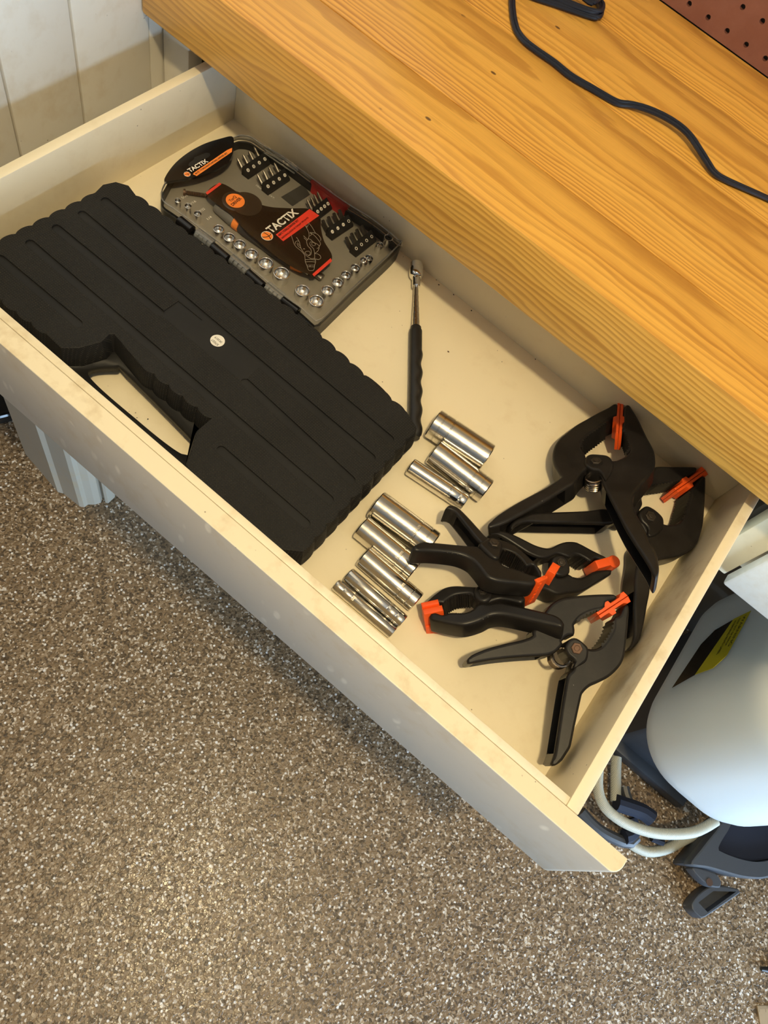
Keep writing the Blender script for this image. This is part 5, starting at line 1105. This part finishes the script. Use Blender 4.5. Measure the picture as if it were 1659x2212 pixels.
for k, label, t, fp, pads in (('D', 'small black spring clamp on top, its handle resting on the chrome sockets', 0.0190, True, None),
                        ('E', 'small black spring clamp lying half under another small one, jaws to the right', 0.0255, True, None),
                        ('F', 'small black spring clamp with orange pads pointing left, handle on the large clamp', 0.0210, False, None)):
    n = norm_of(D['planes'][k]); c = Vector(D[k + '_bolt'][0])
    root = thing('small_spring_clamp', label, 'clamp', tuple(c - n * t), 'black spring clamps piled in the drawer')
    clamp_body(root, 'jaw_handle', k + '_near', n, t, 0.0030, (), 0.0013)
    clamp_body(root, 'jaw_handle', k + '_far', n, t - 0.0005, 0.0022, [(k + '_fpocketI', k + '_fpocketO')] if fp else [])
    tl = [Vector(p) for p in D[k + '_teethL']]; tr_ = [Vector(p) for p in D[k + '_teethR']]
    mid_ = (tl[len(tl) // 2] + tr_[len(tr_) // 2]) / 2
    teeth(root, k + '_teethL', n, t, mid_, 0.0017, 0.0010); teeth(root, k + '_teethR', n, t, mid_, 0.0017, 0.0010)
    boss(root, k + '_boss', n, 0.0026, 0.0025)
    hexbolt(root, k + '_bolt', n, M['boltsteel'], 0.0026)
    P = [Vector(p) for p in D[k + '_pad']]
    if k == 'D': prs = [(P[0], P[1], 0.0058, 0.004, 0.0295)]
    def plate(p, q, w, up_, tt, nm='swivel_pad'):
        d = (q - p).normalized(); s = n.cross(d)
        bm = bmesh.new(); slab(bm, [p + s * w / 2 + n * up_, q + s * w / 2 + n * up_, q - s * w / 2 + n * up_, p - s * w / 2 + n * up_], n, tt, 0.0009, 0.0009, 2, smooth=False)
        return finish(nm, bm, M['orange'], root, smooth=30)
    if k == 'F':
        d = (P[1] - P[0]).normalized(); s = n.cross(d); s = s if s.y < 0 else -s
        plate(P[0], P[1], 0.0050, 0.002, 0.024); p2 = plate(P[0] + s * 0.0066 - d * 0.002, P[1] + s * 0.0066, 0.0062, 0.0005, 0.033)
        e = P[1] + s * 0.0095; plate(e, e - d * 0.010, 0.004, -0.016, 0.006, 'pad_lug')
    if k == 'D':
        d = (P[0] - P[1]).normalized(); s = n.cross(d)
        q = P[1] + d * 0.004
        pl_ = plate(P[1] + Vector((-0.001, -0.001, 0)), P[1] + (P[0] - P[1]) * 0.62 + Vector((0.002, -0.004, 0)), 0.0045, 0.001, 0.034)
        # raised grip grid on the outer face
        plate(P[1] + (P[0] - P[1]) * 0.45 + Vector((0.004, 0.006, 0)), P[0] + Vector((0.002, 0.005, 0)), 0.0075, 0.0015, 0.016)
        bm = bmesh.new(); d0 = (P[0] - P[1]).normalized(); nn_ = -n.cross(d0) if n.cross(d0).y > 0 else n.cross(d0)
        o_ = P[1] + nn_ * 0.0025
        for i in range(4):
            for j in range(3):
                for w_ in (0, 1):
                    p = o_ + d0 * (0.003 + 0.0036 * i) - n * (0.004 + 0.0042 * j + 0.0145 * w_)
                    c_ = p; e_ = d0 * 0.0012; f_ = n * 0.0014
                    prism(bm, [c_ - e_ - f_, c_ + e_ - f_, c_ + e_ + f_, c_ - e_ + f_], nn_, 0.0007, -0.001)
        g = finish('pad_grip', bm, M['orange'], pl_, smooth=0); g['kind'] = 'stuff'
    if k == 'E':
        plate(P[0], P[2] + (P[0] - P[2]) * 0.12 + Vector((0.0, 0.008, 0)), 0.0085, 0.0005, 0.024)
        bm = bmesh.new(); lathe(bm, P[0] + Vector((0.001, -0.001, 0)) - n * 0.024, n, [(0, 0.0062), (0.024, 0.0062), (0.0248, 0.0054)], 24); finish('swivel_pad', bm, M['orange'], root)
    # grip ridges along the outer side of the near half
    if k in ('D', 'F'):
        nr = [Vector(p) for p in D[k + '_near']]
        seg_ = nr[20:26] if k == 'D' else nr[21:26]
        pts = smoothloop(seg_, 0.0045, False); bm = bmesh.new()
        cen = sum(nr, Vector()) / len(nr)
        for a, b in zip(pts, pts[1:]):
            m_ = (a + b) / 2; s = n.cross((b - a).normalized())
            if s.dot(m_ - cen) < 0: s = -s
            tube(bm, [m_ + s * -0.0012 - n * 0.0006, m_ + s * 0.0001 - n * 0.0028, m_ + s * 0.0002 - n * 0.010], 0.0007, 6)
        finish('grip_ridges', bm, M['nylon'], root, smooth=60)
    # metal spring leg
    if k == 'F':
        bm = bmesh.new(); a = Vector(D['F_boss'][5]); tube(bm, [a + Vector((0.012, -0.003, -0.003)), a + Vector((0.022, 0.006, -0.002))], 0.0009, 6); finish('spring_leg', bm, M['chrome2'], root)

# ------------------------------------------------------------------ cord on the worktop
cd = thing('power_cord', 'black two-strand lamp cord lying across the pine worktop', 'cord', (-0.1, 0.78, 0.1785))
P = smoothloop([(p[0], p[1], 0.1808) for p in D['cord']], 0.004, False)
for sg in (-1, 1):
    bm = bmesh.new(); Q = []
    for i, p in enumerate(P):
        d = (P[min(i + 1, len(P) - 1)] - P[max(i - 1, 0)]).normalized(); s = Vector((-d.y, d.x, 0))
        tw = 0.55 * math.sin(i * 0.035); lift = 0.0
        t_ = i / len(P)
        if 0.5 < t_ < 0.82: lift = 0.006 * math.sin((t_ - 0.5) / 0.32 * math.pi)
        Q.append(p + s * sg * 0.0016 * math.cos(tw) + UP * (sg * 0.0016 * math.sin(tw) + 0.0010 + lift))
    tube(bm, Q, 0.0021, 8); finish('cord_strand', bm, M['rubber'], cd)
cl2 = thing('coiled_cord', 'coiled end of dark blue cord at the top edge of the worktop', 'cord', (-0.27, 0.9, 0.1785))
for i, ln in enumerate(D['coil']):
    for sg in (0, 1):
        bm = bmesh.new(); Q = [Vector((p[0], p[1], 0.1815 + 0.0035 * i)) + Vector((0.0015, 0.003, 0.0012)) * sg for p in ln]
        tube(bm, Q, 0.0024, 8, ds=0.004); finish('cord_loop', bm, M['rubber'], cl2)

# ------------------------------------------------------------------ things under the bench on the right
tk = thing('sprayer_tank', 'large white plastic sprayer tank with yellow and black warning label under the bench', 'tank', (0.52, 0.7, ZF))
bm = bmesh.new(); rings = []; SEG = 64
def srect(cx, cy, hx, hy, r, z):
    pts = []
    for q_, (sx, sy) in enumerate(((1, 1), (-1, 1), (-1, -1), (1, -1))):
        for k in range(SEG // 4):
            a = math.pi / 2 * (q_ + k / (SEG // 4 - 1)); pts.append(Vector((cx + sx * (hx - r) + r * math.cos(a), cy + sy * (hy - r) + r * math.sin(a), z)))
    return pts
cx, cy = 0.520, 0.700
for z, dx_, dr_ in ((-0.470, -0.060, .03), (-0.466, -0.030, .06), (-0.452, -0.012, .09), (-0.435, -0.003, .1), (-0.415, 0.0, .1), (-0.30, 0.0, .1), (-0.20, 0.0, .1), (-0.165, 0.002, .1), (-0.14, -0.018, .08), (-0.132, -0.05, .05)):
    rings.append([bm.verts.new(p) for p in srect(cx, cy, 0.120 + dx_, 0.188 + dx_, max(0.03, dr_ + dx_ * 0.3), z)])
for r0, r1 in zip(rings, rings[1:]):
    for i in range(SEG): bm.faces.new((r0[i], r0[(i + 1) % SEG], r1[(i + 1) % SEG], r1[i]))
bm.faces.new(list(reversed(rings[0]))); bm.faces.new(rings[-1])
finish('tank_body', bm, M['tank'], tk, smooth=60)
obox('pump_base', (0.44, 0.60, ZF), (0.57, 0.84, -0.478), M['greyplastic'], tk, 0.01)
for y_ in (0.58, 0.82): obox('foot', (0.43, y_, ZF), (0.60, y_ + 0.03, -0.60), M['greyplastic'], tk, 0.004)
X0 = 0.398
lb_ = bmesh.new()
def lab(name, pts, mat, off):
    bm = bmesh.new(); prism(bm, [(0.3999, y, z) for y, z in pts], Vector((-1, 0, 0)), off, off - 0.004); return finish(name, bm, mat, tk, smooth=0)
lab('warning_label', [(0.620, -0.388), (0.632, -0.338), (0.735, -0.312), (0.728, -0.352), (0.705, -0.372)], M['blackgloss'], 0.0002)
lab('label_panel', [(0.632, -0.338), (0.632, -0.296), (0.650, -0.276), (0.738, -0.274), (0.736, -0.312)], M['yellow'], 0.0003)
for j, (y0_, y1_, z_, h_) in enumerate(((0.66, 0.73, -0.306, 0.006), (0.675, 0.73, -0.296, 0.005), (0.67, 0.732, -0.286, 0.007))):
    text_obj('label_print', ('WARNING READ LABEL', 'KEEP OUT OF REACH', 'WARNING')[j], (0.3996, y1_, z_), (0.3996, y0_, z_), Vector((-1, 0, 0)), h_, M['black'], tk, lift=0.0003)
hs = thing('sprayer_hose', 'white braided hose coiled on the floor beside the white tank', 'hose', (0.5, 0.55, ZF))
for i, ln in enumerate(D['hose']):
    bm = bmesh.new(); tube(bm, ln, (0.0085, 0.009, 0.0085)[i], 12, ds=0.01); finish('hose_loop', bm, M['hose'], hs)
hg = D['hosebits']
wd = thing('spray_wand', 'black spray wand and trigger grip under the white hose', 'spray wand', (0.45, 0.5, ZF))
bm = bmesh.new(); tube(bm, hg[0], 0.010, 10, ds=0.01); finish('wand_grip', bm, M['greyplastic'], wd)
bm = bmesh.new(); tube(bm, hg[1], 0.014, 10, ds=0.01); finish('trigger', bm, M['navycloth'], wd)
bm = bmesh.new(); tube(bm, hg[2], 0.008, 8, ds=0.01); finish('wand_tube', bm, M['greyplastic'], wd)
bm = bmesh.new(); tube(bm, hg[3], 0.006, 8, ds=0.01); finish('nozzle', bm, M['navycloth'], wd)
bm = bmesh.new(); tube(bm, hg[4], 0.012, 8, ds=0.01); finish('coupling', bm, M['navycloth'], wd)
# dark grey plastic box, traced low by the tank
def npx(pts, z): return pts
gb = thing('grey_plastic_tool_box', 'dark grey open-topped plastic tool box on the floor by the white tank', 'tool box', (0.72, 0.5, ZF))
bm = bmesh.new(); slab(bm, D['gb_rim'], UP, 0.022, 0.003, 0.002, 2, ds=0.008)
rim = finish('rim', bm, M['greyplastic'], gb, smooth=40)
bm = bmesh.new(); prism(bm, smoothloop(D['gb_hole'], 0.006), UP, 0.02, -0.04); cut(rim, [finish('cutter', bm, M['greyplastic'], None)])
gc = sum((Vector(p) for p in D['gb_rim']), Vector()) / len(D['gb_rim'])
def shrink(pts, k, z): return [(gc.x + (p[0] - gc.x) * k, gc.y + (p[1] - gc.y) * k, z) for p in pts]
bm = bmesh.new(); slab(bm, shrink(D['gb_rim'], 0.93, -0.583), UP, 0.0415, 0.001, 0.003, 2, ds=0.008); finish('body', bm, M['greyplastic'], gb)
bm = bmesh.new(); slab(bm, shrink(D['gb_hole'], 0.96, -0.572), UP, 0.010, 0.004, 0.001, 2, ds=0.008); finish('fabric_lining', bm, M['navycloth'], gb)
bm = bmesh.new(); slab(bm, D['gb_side'], UP, 0.02, 0.002, 0.001, 2, ds=0.005); finish('hinge_lug', bm, M['greyplastic'], gb)
c = (Vector(D['gb_side'][3]) + Vector(D['gb_side'][1])) / 2
bm = bmesh.new(); lathe(bm, c + UP * 0.0001, UP, [(0, 0.006), (0.0006, 0.006)], 16); finish('screw_hole', bm, M['rust'], gb)
bm = bmesh.new(); slab(bm, D['gb_foot'], UP, 0.025, 0.002, 0.001, 2, ds=0.006)
ft = finish('foot_frame', bm, M['greyplastic'], gb, smooth=40)
bm = bmesh.new(); prism(bm, D['gb_foothole'], UP, 0.02, -0.016); cut(ft, [finish('cutter', bm, M['greyplastic'], None)])
# ruler corner and scrap at the lower right edge
rp = D['ruler']; a = Vector(rp[0]); b = Vector(rp[2]); c = Vector(rp[3]); d = (b - a).normalized(); e = Vector((d.y, -d.x, 0))
if e.dot(c - a) < 0: e = -e
ru = thing('wooden_ruler', 'wooden ruler with black tick marks on the floor, lower right corner', 'ruler', tuple(a))
bm = bmesh.new(); slab(bm, [a, a + d * 0.30, a + d * 0.30 + e * 0.035, a + e * 0.035], UP, 0.003, 0.0004, 0.0002, 1, smooth=False); finish('blade', bm, M['ruler'], ru)
bm = bmesh.new()
for i in range(60):
    p = a + d * (0.002 + 0.0024 * i); L = 0.009 if i % 5 == 0 else 0.005
    prism(bm, [p, p + d * 0.0004, p + d * 0.0004 + e * L, p + e * L], UP, 0.0001, -0.0002)
finish('tick_marks', bm, M['black'], ru, smooth=0)
fb = [Vector(p) for p in D['floorbit']]
bm = bmesh.new(); tube(bm, [fb[0] + UP * 0.001, fb[0].lerp(fb[1], 0.5) + UP * 0.001, fb[1] + UP * 0.001], [0.003, 0.006, 0.006], 10)
tag(finish('rubber_scrap', bm, M['black']), 'small black rubber piece on the floor at the right edge', 'scrap')
# black tub beyond the end of the wall, left edge
ck = [Vector(p) for p in D['container']]
bk = thing('black_tub', 'black plastic tub on the floor at the left edge, behind the wall end', 'tub', (-0.79, 0.33, ZF))
cc = Vector((-0.795, 0.345, ZF))
bm = bmesh.new(); lathe(bm, cc, UP, [(0, 0.075), (0.045, 0.090), (0.050, 0.094), (0.054, 0.092), (0.050, 0.084), (0.01, 0.07), (0.009, 0.001)], 36, caps=False); finish('tub_wall', bm, M['black'], bk)
bm = bmesh.new(); tube(bm, [cc + Vector((0.093 * math.cos(i / 36 * 2 * math.pi), 0.093 * math.sin(i / 36 * 2 * math.pi), 0.051)) for i in range(36)], 0.004, 6, closed=True); finish('tub_rim', bm, M['blackgloss'], bk)
